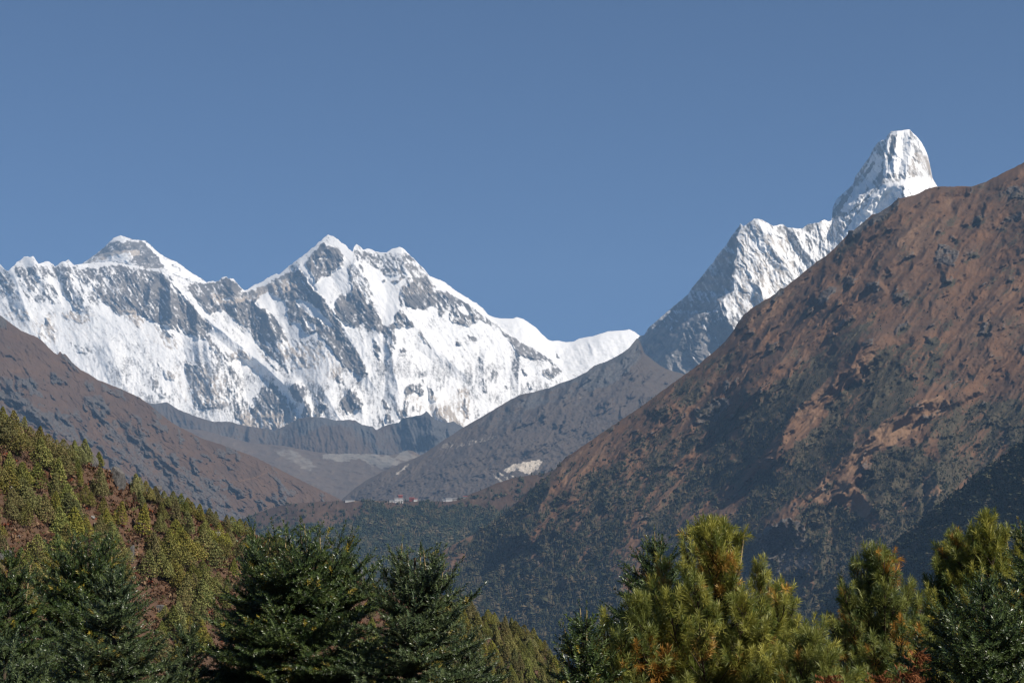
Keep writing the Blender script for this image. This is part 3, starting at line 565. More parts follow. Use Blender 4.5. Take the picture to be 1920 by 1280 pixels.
TAN_G = [(.62,[(1640,640),(1590,690),(1520,740),(1475,790),(1467,835),(1500,822),(1560,750),(1640,670)]),(.78,[(1760,740),(1700,770),(1640,805),(1590,850),(1555,890),(1515,930),(1540,945),(1580,950),(1610,975),(1645,965),(1620,930),(1590,900),(1640,850),(1700,820),(1745,790),(1790,760)]),
 (.8,[(1730,890),(1755,895),(1762,920),(1758,950),(1740,955),(1730,930)]),(.6,[(1690,920),(1720,950),(1720,970),(1690,950)]),(.7,[(1000,1045),(1050,1075),(1072,1112),(1045,1100),(1012,1080)]),(.55,[(830,1022),(880,1000),(905,1008),(860,1032),(830,1052)]),
 (.55,[(1060,860),(1120,825),(1160,800),(1130,850),(1080,900),(1050,930),(1050,890)]),(.5,[(1400,600),(1460,560),(1520,510),(1480,570),(1420,620)]),(.45,[(1640,480),(1720,420),(1780,370),(1800,420),(1720,480)]),(.45,[(1780,640),(1860,560),(1920,500),(1920,540),(1840,620)]),
 (.62,[(990,1035),(1010,1040),(1030,1065),(1010,1070)]),(.6,[(1075,1090),(1095,1150),(1080,1160),(1060,1110)]),(.55,[(1100,1120),(1140,1180),(1125,1190),(1095,1140)]),(.5,[(900,1080),(960,1090),(950,1105),(905,1095)]),(.5,[(1230,940),(1290,880),(1280,910),(1240,960)]),(.45,[(1180,1010),(1260,950),(1250,980),(1190,1030)]),(.6,[(1440,960),(1480,935),(1475,960),(1445,985)]),(.5,[(1600,1000),(1660,1010),(1650,1035),(1610,1030)]),(.45,[(1540,900),(1580,880),(1560,940)])]
ROCK_G = [(.75,[(1590,432),(1640,404),(1690,372),(1675,395),(1650,412),(1620,432),(1595,445)]),(.72,[(1415,1000),(1480,968),(1530,1000),(1545,1040),(1500,1085),(1420,1065)]),(1.,[(1353,738),(1361,714),(1368,716),(1360,737)]),(1.,[(1375,716),(1383,706),(1380,724)]),(.7,[(1300,770),(1350,745),(1375,755),(1340,790),(1305,795)]),
 (.65,[(1460,540),(1475,540),(1462,556),(1450,558)]),(.7,[(1540,545),(1570,535),(1560,555),(1540,575),(1530,570)]),(.7,[(1625,530),(1650,525),(1650,545),(1625,545)]),(.6,[(1560,460),(1590,445),(1580,470)]),(.6,[(1700,700),(1730,690),(1720,710)]),(.7,[(1840,770),(1880,780),(1900,800),(1860,800)]),(.7,[(1910,650),(1925,640),(1925,670)]),
 (.6,[(1760,455),(1800,470),(1790,500),(1750,495)]),(.6,[(1870,360),(1925,340),(1925,375),(1880,370)]),(.55,[(1870,420),(1920,390),(1920,410)]),(.6,[(1380,600),(1395,592),(1365,640),(1350,660)])]
RIBS_G = [([(1462,672),(1440,700),(1402,735),(1375,765)],40,34,70),([(1640,625),(1590,690),(1525,740),(1480,790),(1462,840),(1440,880)],66,64,60),([(1770,735),(1700,770),(1645,805),(1595,850),(1555,890),(1515,930),(1470,975),(1420,1020)],84,90,80),
 ([(1050,895),(1010,950),(985,985),(960,1015),(930,1035)],60,52,70),([(1195,1060),(1150,1110),(1120,1170),(1100,1260)],44,46,70),([(1350,965),(1290,1010),(1245,1040)],30,50,70),([(1260,760),(1180,830),(1120,880),(1060,930)],18,40,60),([(1115,850),(1085,890),(1065,930)],18,18,20),
 ([(1560,545),(1530,590),(1490,640),(1450,690)],20,30,40),([(1640,525),(1655,545),(1640,560)],18,24,14),([(1565,540),(1545,570)],22,20,14),([(1700,375),(1650,425),(1590,480),(1540,530),(1490,570)],16,24,40),([(1800,640),(1720,720),(1660,790)],14,40,40),([(1900,560),(1830,640),(1790,720)],22,50,60),
 ([(1760,880),(1762,920),(1750,960)],22,30,20),([(1545,1000),(1545,1040),(1520,1090)],36,70,16),([(1660,870),(1640,920),(1650,970)],14,30,30),([(1590,900),(1625,935),(1648,968)],16,30,12),([(1720,925),(1722,950),(1716,975)],14,18,10),([(1690,372),(1672,390),(1650,405),(1610,440)],12,9,20),([(1600,430),(1592,450)],10,8,14)]
def relief_g(u, v, vr):
    wv = 8*fbm(u/34, v/34, 977, 4); q = 0
    for p, a, wl_, wr_ in RIBS_G: q = q + rib(u, v, p, a, wl_, wr_, wv)
    d = np.clip((v-vr)/20, .06, 1)
    c, s = fall(u + 1.2*wv, v, 133, 6.5, 40); q = q - 24*d*(ridged(c, s, 921, 5, .5)-.5)
    c, s = fall(u + 2*wv, v, 131, 3.2, 120); q = q - 32*d*(ridged(c, s, 951, 3, .45)-.5)
    q = q - d*knob_g(u, v)*28
    c, s = fall(u + wv, v, 128, 4, 14); q = q - 3.0*d*(ridged(c, s, 931, 4)-.5)
    rk = sstep(.45, .65, rock_g(u, v))
    return q - d*(7*rk*ridged(u/16, v/13, 941, 4) + .7*fbm(u/8, v/8, 945, 3))
def knob_g(u, v):
    c, s = fall(u + 6*fbm(u/20, v/20, 961, 3), v, 142, 2.0, 24)
    return np.clip(fbm(c, s, 963, 4)-.42, 0, .35)
def rock_g(u, v): return .9*sstep(.02, .14, knob_g(u, v))*.45 + paint(u, v, .16, ROCK_G, 5, 13, 955, 1) + .22*fbm(u/24, v/20, 957, 4) + .06*fbm(u/5, v/5, 959, 3)
def mask_g(u, v, vr, q):
    c, s = fall(u, v, 134, 3, 16)
    c2, s2 = fall(u, v, 128, 2.4, 34)
    vg = paint(u, v, .28, VEG_G, 14, 30, 905, 3) + .20*fbm(c, s, 911, 5) + .26*fbm(c2, s2, 912, 4) + .22*sstep(.03, .12, knob_g(u-4, v-5))
    c3, s3 = fall(u + .5*8*fbm(u/34, v/34, 977, 4), v, 133, 9, 9); vg = vg + .20*fbm(c3, s3, 914, 4) + .10*fbm(u/5, v/5, 913, 3)
    c, s = fall(u, v, 134, 4, 26)
    tn = paint(u, v, .14, TAN_G, 7, 16, 915, 1) + .20*fbm(c, s, 917, 5) - .16*fbm(c3, s3, 914, 4)
    gq = np.gradient(q, axis=1)/1.4
    vg = vg + .16*sstep(.1, .9, -gq)*(v > 700) - .25*(tn > .5)
    return np.stack([np.clip(vg, 0, 1), np.clip(rock_g(u, v), 0, 1), np.clip(tn, 0, 1)], -1)
M_RIGHT = mat_hill("rust_turf_and_scrub_right", 1.3, (.168, .092, .051), (.112, .071, .047), (.062, .055, .034), (.105, .085, .054), (.07, .062, .055), (.17, .15, .13), (.235, .142, .082))
S_G = sheet("mountain_brown_right", SKY_G, lambda u: np.maximum(1330, 0*u), lambda u: 4650-.12*(u-850), .95, relief_g, mask_g, M_RIGHT, 1.5, 1.5, (1.2, 8), 10, u0=640, u1=2000)

# ---------------------------------------------------------------- wooded spur in its own shade, far right
SKY_J = [(1400,1300),(1460,1225),(1520,1165),(1570,1110),(1620,1062),(1660,1036),(1700,1000),(1740,968),(1770,940),(1800,918),(1840,886),(1880,858),(1920,828),(1960,798),(2010,760)]
def relief_j(u, v, vr):
    d = np.clip((v-vr)/15, 0, 1); return -d*(14*ridged(u/50, v/50, 1021, 4) + 2*fbm(u/7, v/7, 1023, 3)) - .9*(v-vr)*.0
def mask_j(u, v, vr, q): return np.stack([np.clip(.8+.25*fbm(u/14, v/14, 1031, 4), 0, 1), 0*u+.16+.2*fbm(u/12, v/12, 1033, 3), 0*u+.12], -1)
S_J = sheet("hill_shaded_spur", SKY_J, 1420, lambda u: 3100-.62*(u-1500), 1.2, relief_j, mask_j, M_RIGHT, 2, 2, (2.0, 8), 11)

# ---------------------------------------------------------------- near hillside, left
SKY_H = [(-120,712),(-60,744),(0,772),(40,800),(80,822),(110,836),(150,850),(180,868),(205,885),(240,905),(265,920),(300,930),(340,945),(380,960),(420,978),(450,992),(480,1002),(520,1015),(560,1032),(600,1046),(640,1062),(670,1085),(700,1104),(760,1112),(820,1126),(850,1140),(905,1160),(942,1166),(984,1186),(1013,1206),(1039,1228),(1060,1254),(1110,1312),(1180,1372)]
def relief_h(u, v, vr):
    return -10*ridged(u/70, v/90, 1121, 4) - 4*fbm(u/22, v/22, 1125, 4) - 1.2*fbm(u/6, v/6, 1127, 3)
def mask_h(u, v, vr, q):
    vg = .12 + .35*fbm(u/40, v/40, 1131, 4) + .22*fbm(u/9, v/9, 1133, 3) + .25*sstep(700, 900, u)
    tn = .22 + .35*fbm(u/36+9, v/30, 1135, 4) + .2*fbm(u/7, v/7, 1137, 3)
    rk = paint(u, v, .05, [(.4,[(240,1010),(260,1000),(262,1050),(245,1060)])], 5, 12, 1138, 1) + .22*fbm(u/16, v/16, 1139, 4)
    return np.stack([np.clip(vg, 0, 1), np.clip(rk, 0, 1), np.clip(tn, 0, 1)], -1)
M_NEAR = mat_hill("red_brown_scrub_soil", .10, (.108, .064, .042), (.078, .050, .034), (.045, .042, .018), (.075, .068, .026), (.15, .14, .13), (.30, .28, .26), (.20, .105, .055))
S_H = sheet("hill_near_slope", SKY_H, 1520, lambda u: 235+.085*u, .75, relief_h, mask_h, M_NEAR, 2.0, 2.0, (3, 14), 12, back=(6, 20, 60, 140))

# ---------------------------------------------------------------- the ground everything stands on
def gz(x, y):
    y = np.asarray(y, float); x = np.asarray(x, float)
    z = -np.where(y < 30, .17*np.maximum(y, -40), .17*30 + .36*(y-30))
    z = np.maximum(z, -900 + .0*y)
    return z + .15*fbm(x/6, y/6, 1201, 3)*(np.abs(y) < 200) - .02*np.abs(x)*(y < 400)
ys = np.concatenate([np.linspace(-60, 60, 90), np.linspace(64, 400, 70), np.geomspace(420, 24500, 60)])
xs = np.concatenate([-np.geomspace(70, 15000, 45)[::-1], np.linspace(-66, 66, 100), np.geomspace(70, 15000, 45)])
X, Yg = np.meshgrid(xs, ys); Zg = np.maximum(gz(X, Yg), -1000)
idx = np.arange(X.size).reshape(X.shape)
me = mesh_quads("ground", np.stack([X, Yg, Zg], -1).reshape(-1, 3), np.stack([idx[:-1, :-1], idx[:-1, 1:], idx[1:, 1:], idx[1:, :-1]], -1).reshape(-1, 4), [M_NEAR])
set_color(me, "mask", np.tile(np.array([[.4, .1, .3]]), (X.size, 1)))
tag(link("ground", me), kind="structure")
# ================================================================ FOREGROUND CONIFERS
def rot_to(D, roll, rng):
    """frames (n,3,3) whose z axis is D, x axis turned by roll"""
    D = D/np.linalg.norm(D, axis=1, keepdims=True)
    h = np.where(np.abs(D[:, 2:3]) < .95, np.array([[0, 0, 1.]]), np.array([[1., 0, 0]]))
    x = np.cross(h, D); x /= np.linalg.norm(x, axis=1, keepdims=True); y = np.cross(D, x)
    c, s = np.cos(roll)[:, None], np.sin(roll)[:, None]
    return np.stack([x*c+y*s, y*c-x*s, D], -1)
def needle_shoot(n, L, nl, nw, spread, rng, flat=.0):
    """one twig of needles along +z: quads (n*4,3)"""
    t = np.sort(rng.rand(n))*L; a = np.arange(n)*2.4+rng.rand(n)*.8
    rad = np.stack([np.cos(a), np.sin(a), 0*a], -1)
    ang = np.radians(spread[0]+(spread[1]-spread[0])*rng.rand(n)) * (1-.55*(t/L)**3)
    d = rad*np.sin(ang)[:, None]+np.array([0, 0, 1.])*np.cos(ang)[:, None]
    l = nl*(.75+.4*rng.rand(n))[:, None]
    side = np.cross(d, rad); sn = np.linalg.norm(side, axis=1, keepdims=True); side /= np.maximum(sn, 1e-5)
    b = np.stack([0*t, 0*t, t], -1)
    q = np.stack([b, b+d*l*.5+side*nw/2, b+d*l, b+d*l*.5-side*nw/2], 1)
    return q.reshape(-1, 3)
def stamp(protos, P, D, S, roll, rng, which):
    """instances of needle shoots -> verts; all protos have the same vert count"""
    M = rot_to(D, roll, rng)*S[:, None, None]
    pv = np.stack(protos)[which]                       # n, k, 3
    return (np.einsum('nij,nkj->nki', M, pv)+P[:, None, :])
def sticks(A, B, ra, rb, sides=4):
    """tapered twigs from A to B"""
    n = len(A); D = B-A; M = rot_to(D+1e-6, np.zeros(n), None)
    a = np.arange(sides)*2*np.pi/sides
    ring = np.stack([np.cos(a), np.sin(a), 0*a], -1)
    r = np.einsum('nij,kj->nki', M, ring)
    V = np.concatenate([A[:, None]+r*ra[:, None, None], B[:, None]+r*rb[:, None, None]], 1)
    i = np.arange(sides); j = (i+1) % sides
    q = np.stack([i, j, j+sides, i+sides], -1)
    Q = (np.arange(n)*2*sides)[:, None, None]+q[None]
    return V.reshape(-1, 3), Q.reshape(-1, 4)
def mat_needles(name, rough, spec, transl):
    t = NT(name); c, _ = t.attr("tint")
    b = t.bsdf(c, rough, spec)
    tr = t.n("ShaderNodeBsdfTranslucent"); t.l(c, tr.inputs[0])
    mx = t.n("ShaderNodeMixShader"); mx.inputs[0].default_value = transl
    t.l(b.outputs[0], mx.inputs[1]); t.l(tr.outputs[0], mx.inputs[2]); t.l(mx.outputs[0], t.out.inputs[0])
    return t.m
M_FIR = mat_needles("fir_needles", .38, .45, .12)
M_PINE = mat_needles("pine_needles", .45, .35, .35)
def mat_bark(name):
    t = NT(name); c, _ = t.attr("tint"); n1 = t.noise(30, 4, .7, t.pos((1, 1, .3)))
    b = t.bsdf(t.mix(t.math('MULTIPLY', n1, .6), c, (.03, .022, .017)), .9, .1); t.bump(b, n1, .6, .01); return t.m
M_BARK = mat_bark("conifer_bark")
_r = np.random.RandomState(7)
FIR_SH = [needle_shoot(30, .15, .046, .0115, (35, 80), _r) for _ in range(5)]
PINE_SH = [needle_shoot(58, .11, .092, .0066, (15, 90), _r) for _ in range(5)]

def tree_skeleton(rng, prof, H, kind):
    """branches as polylines in tree space (base at z=0, tip at z=H) and the shoots they carry"""
    pd, pr = np.array(prof, float).T
    shP, shD, shS, shC = [], [], [], []; A, B, ra, rb = [], [], [], []
    dvis = pd[-1]+.25; d = .03 if kind == 'fir' else .06
    tint_stick = []
    def seg(a, b, r0, r1, pale=0):
        A.append(a); B.append(b); ra.append(r0); rb.append(r1); tint_stick.append(pale)
    ph = rng.rand(2)*6.28
    while d < H-.9:
        deep = d > dvis
        Rr = np.interp(d, pd, pr) if d < pd[-1] else pr[-1]+.18*(d-pd[-1])
        nb = (rng.randint(6, 9) if kind == 'fir' else rng.randint(5, 8)+(2 if d > .6 else 0))
        if deep: nb = max(4, nb-1)
        a0 = rng.rand()*6.28
        for k in range(nb):
            az = a0+k*6.283/nb+rng.randn()*.22
            L = Rr*(.70+.42*rng.rand())*(1+.16*math.sin(az+ph[0]+d*1.5)+.13*math.sin(3*az+ph[1]-d*2))
            if rng.rand() < .08: L *= 1.22
            if L < .05: L = .05
            if kind == 'fir': e0 = math.radians(np.interp(d, [0, .3, .8, 2], [55, 34, 20, 4])+rng.randn()*6); e1 = e0+math.radians(rng.uniform(8, 24))
            else: e0 = math.radians(np.interp(d, [0, .4, 1, 2.5], [72, 55, 36, 12])+rng.randn()*8); e1 = e0+math.radians(rng.uniform(15, 38))
            L = L/max(.45, math.cos((e0+e1)/2))
            if d < .35: L = max(L, .14)
            n = max(2, int(L/.11)); p = np.array([0, 0, H-d-.88*L*math.sin(e0+.5*(e1-e0))]); h = np.array([math.cos(az), math.sin(az), 0]); pts = [p]; dirs = []
            for i in range(n):
                f = (i+.5)/n; e = e0+(e1-e0)*f**1.6 - .25*math.sin(math.pi*f)*min(1, d)
                dv = h*math.cos(e)+np.array([0, 0, math.sin(e)])+rng.randn(3)*.05; p = p+dv*L/n; pts.append(p); dirs.append(dv/np.linalg.norm(dv))
            r0 = .006+.012*L
            for i in range(n): seg(pts[i], pts[i+1], r0*(1-i/n)+.003, r0*(1-(i+1)/n)+.003)
            side = np.array([-math.sin(az), math.cos(az), 0])
            if kind == 'fir':
                step = .085 if not deep else .22
                for i in range(n):
                    if i/n > .12 or L < .4: shP.append(pts[i]); shD.append(dirs[i]); shS.append(1.0); shC.append((d, i/n))
                shP.append(pts[-1]); shD.append(dirs[-1]); shS.append(.95); shC.append((d, 1.0))
                s = .16*L+rng.rand()*.05; sg = 1
                while s < L-.03:
                    i = min(int(s/L*n), n-1); q = pts[i]+(pts[i+1]-pts[i])*(s/L*n-i)
                    ll = min(.42*(L-s)+.09, .55)*(.75+.5*rng.rand())
                    dv = dirs[i]*.62+side*sg*.72+np.array([0, 0, .14])+rng.randn(3)*.08; dv /= np.linalg.norm(dv)
                    m = max(1, int(round(ll/.115)))
                    for j in range(m):
                        pj = q+dv*ll*j/m+np.array([0, 0, .02*j*j*.1])
                        shP.append(pj); shD.append(dv+rng.randn(3)*.06); shS.append((.95 if j < m-1 else .85)*(1 if not deep else 1.5)); shC.append((d, s/L))
                        if ll > .13 and not deep:
                            for g in (1, -1):
                                if rng.rand() < .8:
                                    dd = dv*.7+np.cross(dv, [0, 0, 1.])*g*.65+np.array([0, 0, .12])+rng.randn(3)*.07
                                    shP.append(pj); shD.append(dd); shS.append(.72+.2*rng.rand()); shC.append((d, s/L))
                    if ll > .12: seg(q, q+dv*ll, .004, .0025)
                    s += step*(.7+.6*rng.rand()); sg = -sg
            else:
                tips = [(pts[-1], dirs[-1], 1.0)]
                s = .30*L if L > .4 else .1
                while s < L-.04:
                    i = min(int(s/L*n), n-1); q = pts[i]
                    for g in (1, -1):
                        if rng.rand() < .22: continue
                        ll = (.30*(L-s)+.10)*(.6+.7*rng.rand()); dv = dirs[i]*.7+side*g*.55+np.array([0, 0, .45])+rng.randn(3)*.15; dv /= np.linalg.norm(dv)
                        seg(q, q+dv*ll, .006, .004); tips.append((q+dv*ll, dv, s/L))
                        if ll > .26: tips.append((q+dv*ll*.55, dv+rng.randn(3)*.2, s/L-.1))
                    if rng.rand() < .6: tips.append((q, dirs[i]+rng.randn(3)*.2, s/L-.2))
                    s += (.085 if not deep else .30)*(.7+.6*rng.rand())
                for (q, dv, f) in tips:
                    up = np.array([0, 0, .55*rng.rand()]); shP.append(q); shD.append(dv/np.linalg.norm(dv)+up); shS.append((.66+.42*rng.rand())*(1 if not deep else 1.5)); shC.append((d, f))
                    shP.append(q-dv*.06); shD.append(dv+rng.randn(3)*.25); shS.append(.62+.3*rng.rand()); shC.append((d, f-.15))
        d += (rng.uniform(.085, .14) if kind == 'fir' else rng.uniform(.13, .21))*(1 if not deep else 2.0)
    return [np.array(x) for x in (shP, shD, shS, shC)], [np.array(x) for x in (A, B, ra, rb)], np.array(tint_stick)
def conifer(kind, u, v, Y, prof, seed, label, cat, group, name, cols, spikes=(), orange=.0, lean=0.0):
    rng = np.random.RandomState(seed)
    tip = at(u, v, Y)
    x, y = tip[0], tip[1]; gb = float(gz(x, y))-.05; H = tip[2]-gb
    k = Y/F; wdn = 1.16 if kind == 'fir' else 1.24; pr = [(a*k, max(b*k*wdn, .02)) for a, b in prof]
    (P, D, S, Cc), (A, B, ra, rb), pale = tree_skeleton(rng, pr, H, kind)
    # trunk
    nz = 14; zz = np.linspace(0, H, nz); tr = .012+.016*(H-zz)
    tx = .02*np.sin(zz*1.7+seed); tp = np.stack([tx*(1-zz/H), .02*np.cos(zz*1.3+seed)*(1-zz/H), zz], -1)
    V1, Q1 = sticks(tp[:-1], tp[1:], tr[:-1], tr[1:], 7)
    V2, Q2 = sticks(A, B, ra, rb, 4)
    Vs = [V1, V2]; Qs = [Q1, Q2+len(V1)]
    T = [np.tile([[.10, .075, .055]], (len(V1), 1)), np.tile([[.05, .05, .028] if kind == 'fir' else [.085, .06, .042]], (len(V2), 1))]
    ex = []
    for (du, dv, hgt) in spikes:                       # pale leading shoots standing above the crown
        b = np.array([du*k, rng.uniform(-.12, .12), H-dv*k]); hgt = hgt*.72; t2 = b+np.array([rng.randn()*.03, rng.randn()*.03, hgt*k])
        V3, Q3 = sticks(np.array([b-[0, 0, .25], ]), np.array([t2]), np.array([.010]), np.array([.006]), 5)
        n0 = sum(len(q) for q in Vs); Vs.append(V3); Qs.append(Q3+n0); T.append(np.tile([[.40, .31, .16]], (len(V3), 1)))
        for f in np.linspace(0, .95, max(2, int(hgt*k/.09))): ex.append((b+(t2-b)*f, t2-b, .8 if f < .6 else .6))
        for g in range(4):
            a = rng.rand()*6.28; ex.append((b, np.array([math.cos(a)*.8, math.sin(a)*.8, .5]), 1.0))
    if ex:
        P = np.concatenate([P, [e[0] for e in ex]]); D = np.concatenate([D, [e[1]/np.linalg.norm(e[1]) for e in ex]]); S = np.concatenate([S, [e[2] for e in ex]]); Cc = np.concatenate([Cc, np.tile([[.1, 1.]], (len(ex), 1))])
    protos = FIR_SH if kind == 'fir' else PINE_SH
    n = len(P); W = stamp(protos, P, D, S, rng.rand(n)*6.28, rng, rng.randint(0, len(protos), n))
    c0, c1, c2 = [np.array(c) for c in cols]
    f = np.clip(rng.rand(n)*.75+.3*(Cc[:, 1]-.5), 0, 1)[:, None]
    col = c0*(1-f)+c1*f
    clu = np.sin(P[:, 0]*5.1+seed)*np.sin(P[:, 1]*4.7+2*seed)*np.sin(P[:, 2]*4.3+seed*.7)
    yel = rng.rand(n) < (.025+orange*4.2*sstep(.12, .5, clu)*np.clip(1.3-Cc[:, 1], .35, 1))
    col[yel] = c2*(.7+.5*rng.rand(yel.sum(), 1))
    if kind == 'pine':                                  # drooping long needles
        rel = W-P[:, None, :]; W[..., 2] -= 2.0*(rel[..., 0]**2+rel[..., 1]**2)
    tint = np.repeat(col, W.shape[1], 0)*(.85+.3*rng.rand(n*W.shape[1], 1))
    root = empty(name, (x, y, gb)); tag(root, label, cat, group)
    nv = n*W.shape[1]
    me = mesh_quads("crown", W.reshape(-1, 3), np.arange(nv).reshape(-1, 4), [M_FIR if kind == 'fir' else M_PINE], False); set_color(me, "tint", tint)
    link("crown", me, root)
    me = mesh_quads("trunk", np.concatenate(Vs), np.concatenate(Qs), [M_BARK]); set_color(me, "tint", np.concatenate(T)); link("trunk", me, root)
    return root, n
GREEN = ((.028, .055, .016), (.105, .140, .036), (.28, .22, .03))
BLUE = ((.032, .058, .024), (.125, .158, .060), (.22, .18, .04))
PINEC = ((.085, .130, .028), (.45, .41, .08), (.46, .28, .06))
PINED = ((.075, .115, .032), (.35, .35, .08), (.54, .28, .055))
GF, GP = "dark green firs along the near edge of the view", "yellow-green long-needled pines along the near edge of the view"
FIRS = [
 (20,1047,21,[(0,3),(30,25),(60,42),(120,66),(250,115)],GREEN,((0,0,34),(35,40,40)),"dark fir cut by the left edge of the photo, pale leader shoot on top"),
 (165,1016,23,[(0,40),(25,62),(60,80),(120,96),(260,140)],GREEN,((-6,-4,20),(14,-6,24),(45,8,22),(-32,12,22)),"broad dark fir at lower left with a crowded blunt top, behind the bluish fir"),
 (217,1082,19,[(0,5),(40,40),(90,72),(140,108),(200,150)],BLUE,((0,0,14),(8,2,20)),"silvery blue-green fir at lower left, pointed cone shape, before the broad dark fir"),
 (10,1205,16,[(0,8),(30,55),(80,85)],BLUE,(),"low silvery fir top in the bottom left corner"),
 (352,1188,21,[(0,4),(40,28),(100,65)],BLUE,((0,0,26),),"small fir top between the silvery fir and the broadest dark fir"),
 (478,1022,21.6,[(0,3),(50,22),(120,55),(280,105)],GREEN,((0,0,44),),"narrow fir with one tall bare pale leader, against the left flank of the broadest fir"),
 (565,1003,21,[(0,62),(20,88),(60,112),(110,128),(150,142),(280,185)],GREEN,((-30,0,16),(10,-4,22),(38,0,16),(-55,12,20)),"broadest dark green fir with a rounded flat top, left of the middle"),
 (778,1045,20,[(0,40),(30,58),(70,72),(110,82),(160,104),(250,140)],BLUE,((-28,2,40),(-12,10,28),(10,-4,18),(22,2,22),(46,26,26)),"grey-green open fir with several upright leaders on its top, just left of the middle"),
 (872,1190,21,[(0,6),(30,32),(110,58)],BLUE,(),"low fir spreading its branches to the right of the grey-green open fir"),
 (1093,1172,16.8,[(0,6),(50,34),(120,66)],GREEN,((0,6,52),(6,4,46),(-24,36,42)),"small dark fir with twin tall yellowish leader shoots, left of the large pine"),
 (1228,1022,23,[(0,12),(40,42),(100,80),(170,120),(260,165)],GREEN,((0,0,36),(-24,30,30),(-50,70,30),(12,10,26)),"dark fir standing behind the left side of the large pine, spiky tops"),
 (1842,1100,16,[(0,5),(35,50),(80,88),(190,150)],GREEN,((0,4,30),(-42,60,34)),"dark fir at the lower right in front of the pines, thin pale leader on top"),
 (1938,1000,17,[(0,4),(60,40),(150,90),(300,150)],GREEN,((-14,14,40),),"dark fir cut by the right edge of the photo"),
]
PINES = [
 (1340,984,18,[(0,34),(20,48),(60,66),(110,84),(150,104),(220,128),(300,150)],PINEC,.08,((-46,14,24),(-26,4,24),(-8,0,22),(12,4,20),(24,2,22),(44,18,22)),"largest yellow-green pine, tall crown with a row of upright tips, right of the middle"),
 (1466,1098,19,[(0,12),(50,36),(180,100)],PINEC,.08,((0,0,24),),"shorter pine joined to the right shoulder of the largest pine"),
 (1650,1030,20,[(0,18),(50,48),(100,66),(160,80),(260,100)],PINED,.17,((-2,2,26),(-34,22,20),(26,14,24)),"dark loose-crowned pine with the most orange dead needles, right of the largest pine"),
 (1852,962,21,[(0,14),(60,46),(120,74),(200,95),(320,115)],PINEC,.10,((0,6,18),(40,32,16)),"tall pine with yellow tips near the right edge, highest of the tree tops there"),
 (1792,996,21.5,[(0,10),(50,28),(130,42),(300,66)],PINED,.06,((0,4,24),),"slender bluish pine against the left side of the tall pine near the right edge"),
 (1520,1185,17,[(0,8),(40,36),(100,64)],PINED,.09,((-8,0,20),),"low pine at the bottom between the largest pine and the orange-flecked pine"),
 (1196,1118,17.4,[(0,12),(60,40),(170,66)],PINED,.10,(),"lower pine spreading in front of the spiky dark fir, left of the largest pine"),
]
tot = 0
for i, (u, v, Y, pr, cols, sp, lab) in enumerate(FIRS):
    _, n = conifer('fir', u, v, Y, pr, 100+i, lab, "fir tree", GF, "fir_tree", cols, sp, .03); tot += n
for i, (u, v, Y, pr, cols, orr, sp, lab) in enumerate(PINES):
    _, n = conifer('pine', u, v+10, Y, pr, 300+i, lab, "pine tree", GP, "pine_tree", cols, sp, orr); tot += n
print("shoots", tot)
# ================================================================ YOUNG PINES AND BOULDERS ON THE NEAR SLOPE
def mat_tint(name, rough=.8, spec=.15, hue=True, transl=.15):
    t = NT(name); c, _ = t.attr("tint")
    if hue:
        oi = t.n("ShaderNodeObjectInfo"); hs = t.n("ShaderNodeHueSaturation")
        t.l(t.math('MULTIPLY_ADD', oi.outputs["Random"], .05, .475), hs.inputs["Hue"])
        t.l(t.math('MULTIPLY_ADD', t.math('FRACT', t.math('MULTIPLY', oi.outputs["Random"], 7.31)), .5, .72), hs.inputs["Value"])
        t.l(t.math('MULTIPLY_ADD', t.math('FRACT', t.math('MULTIPLY', oi.outputs["Random"], 3.77)), .3, .8), hs.inputs["Saturation"])
        t.l(c, hs.inputs["Color"]); c = hs.outputs[0]
    b = t.bsdf(c, rough, spec)
    if transl:
        tr = t.n("ShaderNodeBsdfTranslucent"); t.l(c, tr.inputs[0]); mx = t.n("ShaderNodeMixShader"); mx.inputs[0].default_value = transl
        t.l(b.outputs[0], mx.inputs[1]); t.l(tr.outputs[0], mx.inputs[2]); t.l(mx.outputs[0], t.out.inputs[0])
    return t.m
M_YOUNG = mat_tint("young_pine_needles")
M_SCRUB = mat_tint("low_scrub_leaves", hue=False, transl=.1)
def leaf_cloud(P, D, size, aspect, rng):
    """one diamond leaf clump per point, long axis along D"""
    n = len(P); M = rot_to(D, rng.rand(n)*6.28, rng)
    q = np.array([[0, 0, -.5], [.5*aspect, 0, 0], [0, 0, .5], [-.5*aspect, 0, 0]])
    return (np.einsum('nij,kj->nki', M, q)*size[:, None, None]+P[:, None, :]).reshape(-1, 3)
def leaf_facing(P, N, size, aspect, rng):
    """leaf clumps whose faces look along N, long axis upwards"""
    n = len(P); N = N/np.linalg.norm(N, axis=1, keepdims=True); up = np.array([0, 0, 1.])+rng.randn(n, 3)*.7
    x = np.cross(up, N); x /= np.maximum(np.linalg.norm(x, axis=1, keepdims=True), 1e-4); y = np.cross(N, x); s = size[:, None]
    return np.stack([P-y*s*.5, P+x*s*.5*aspect, P+y*s*.5, P-x*s*.5*aspect], 1).reshape(-1, 3)
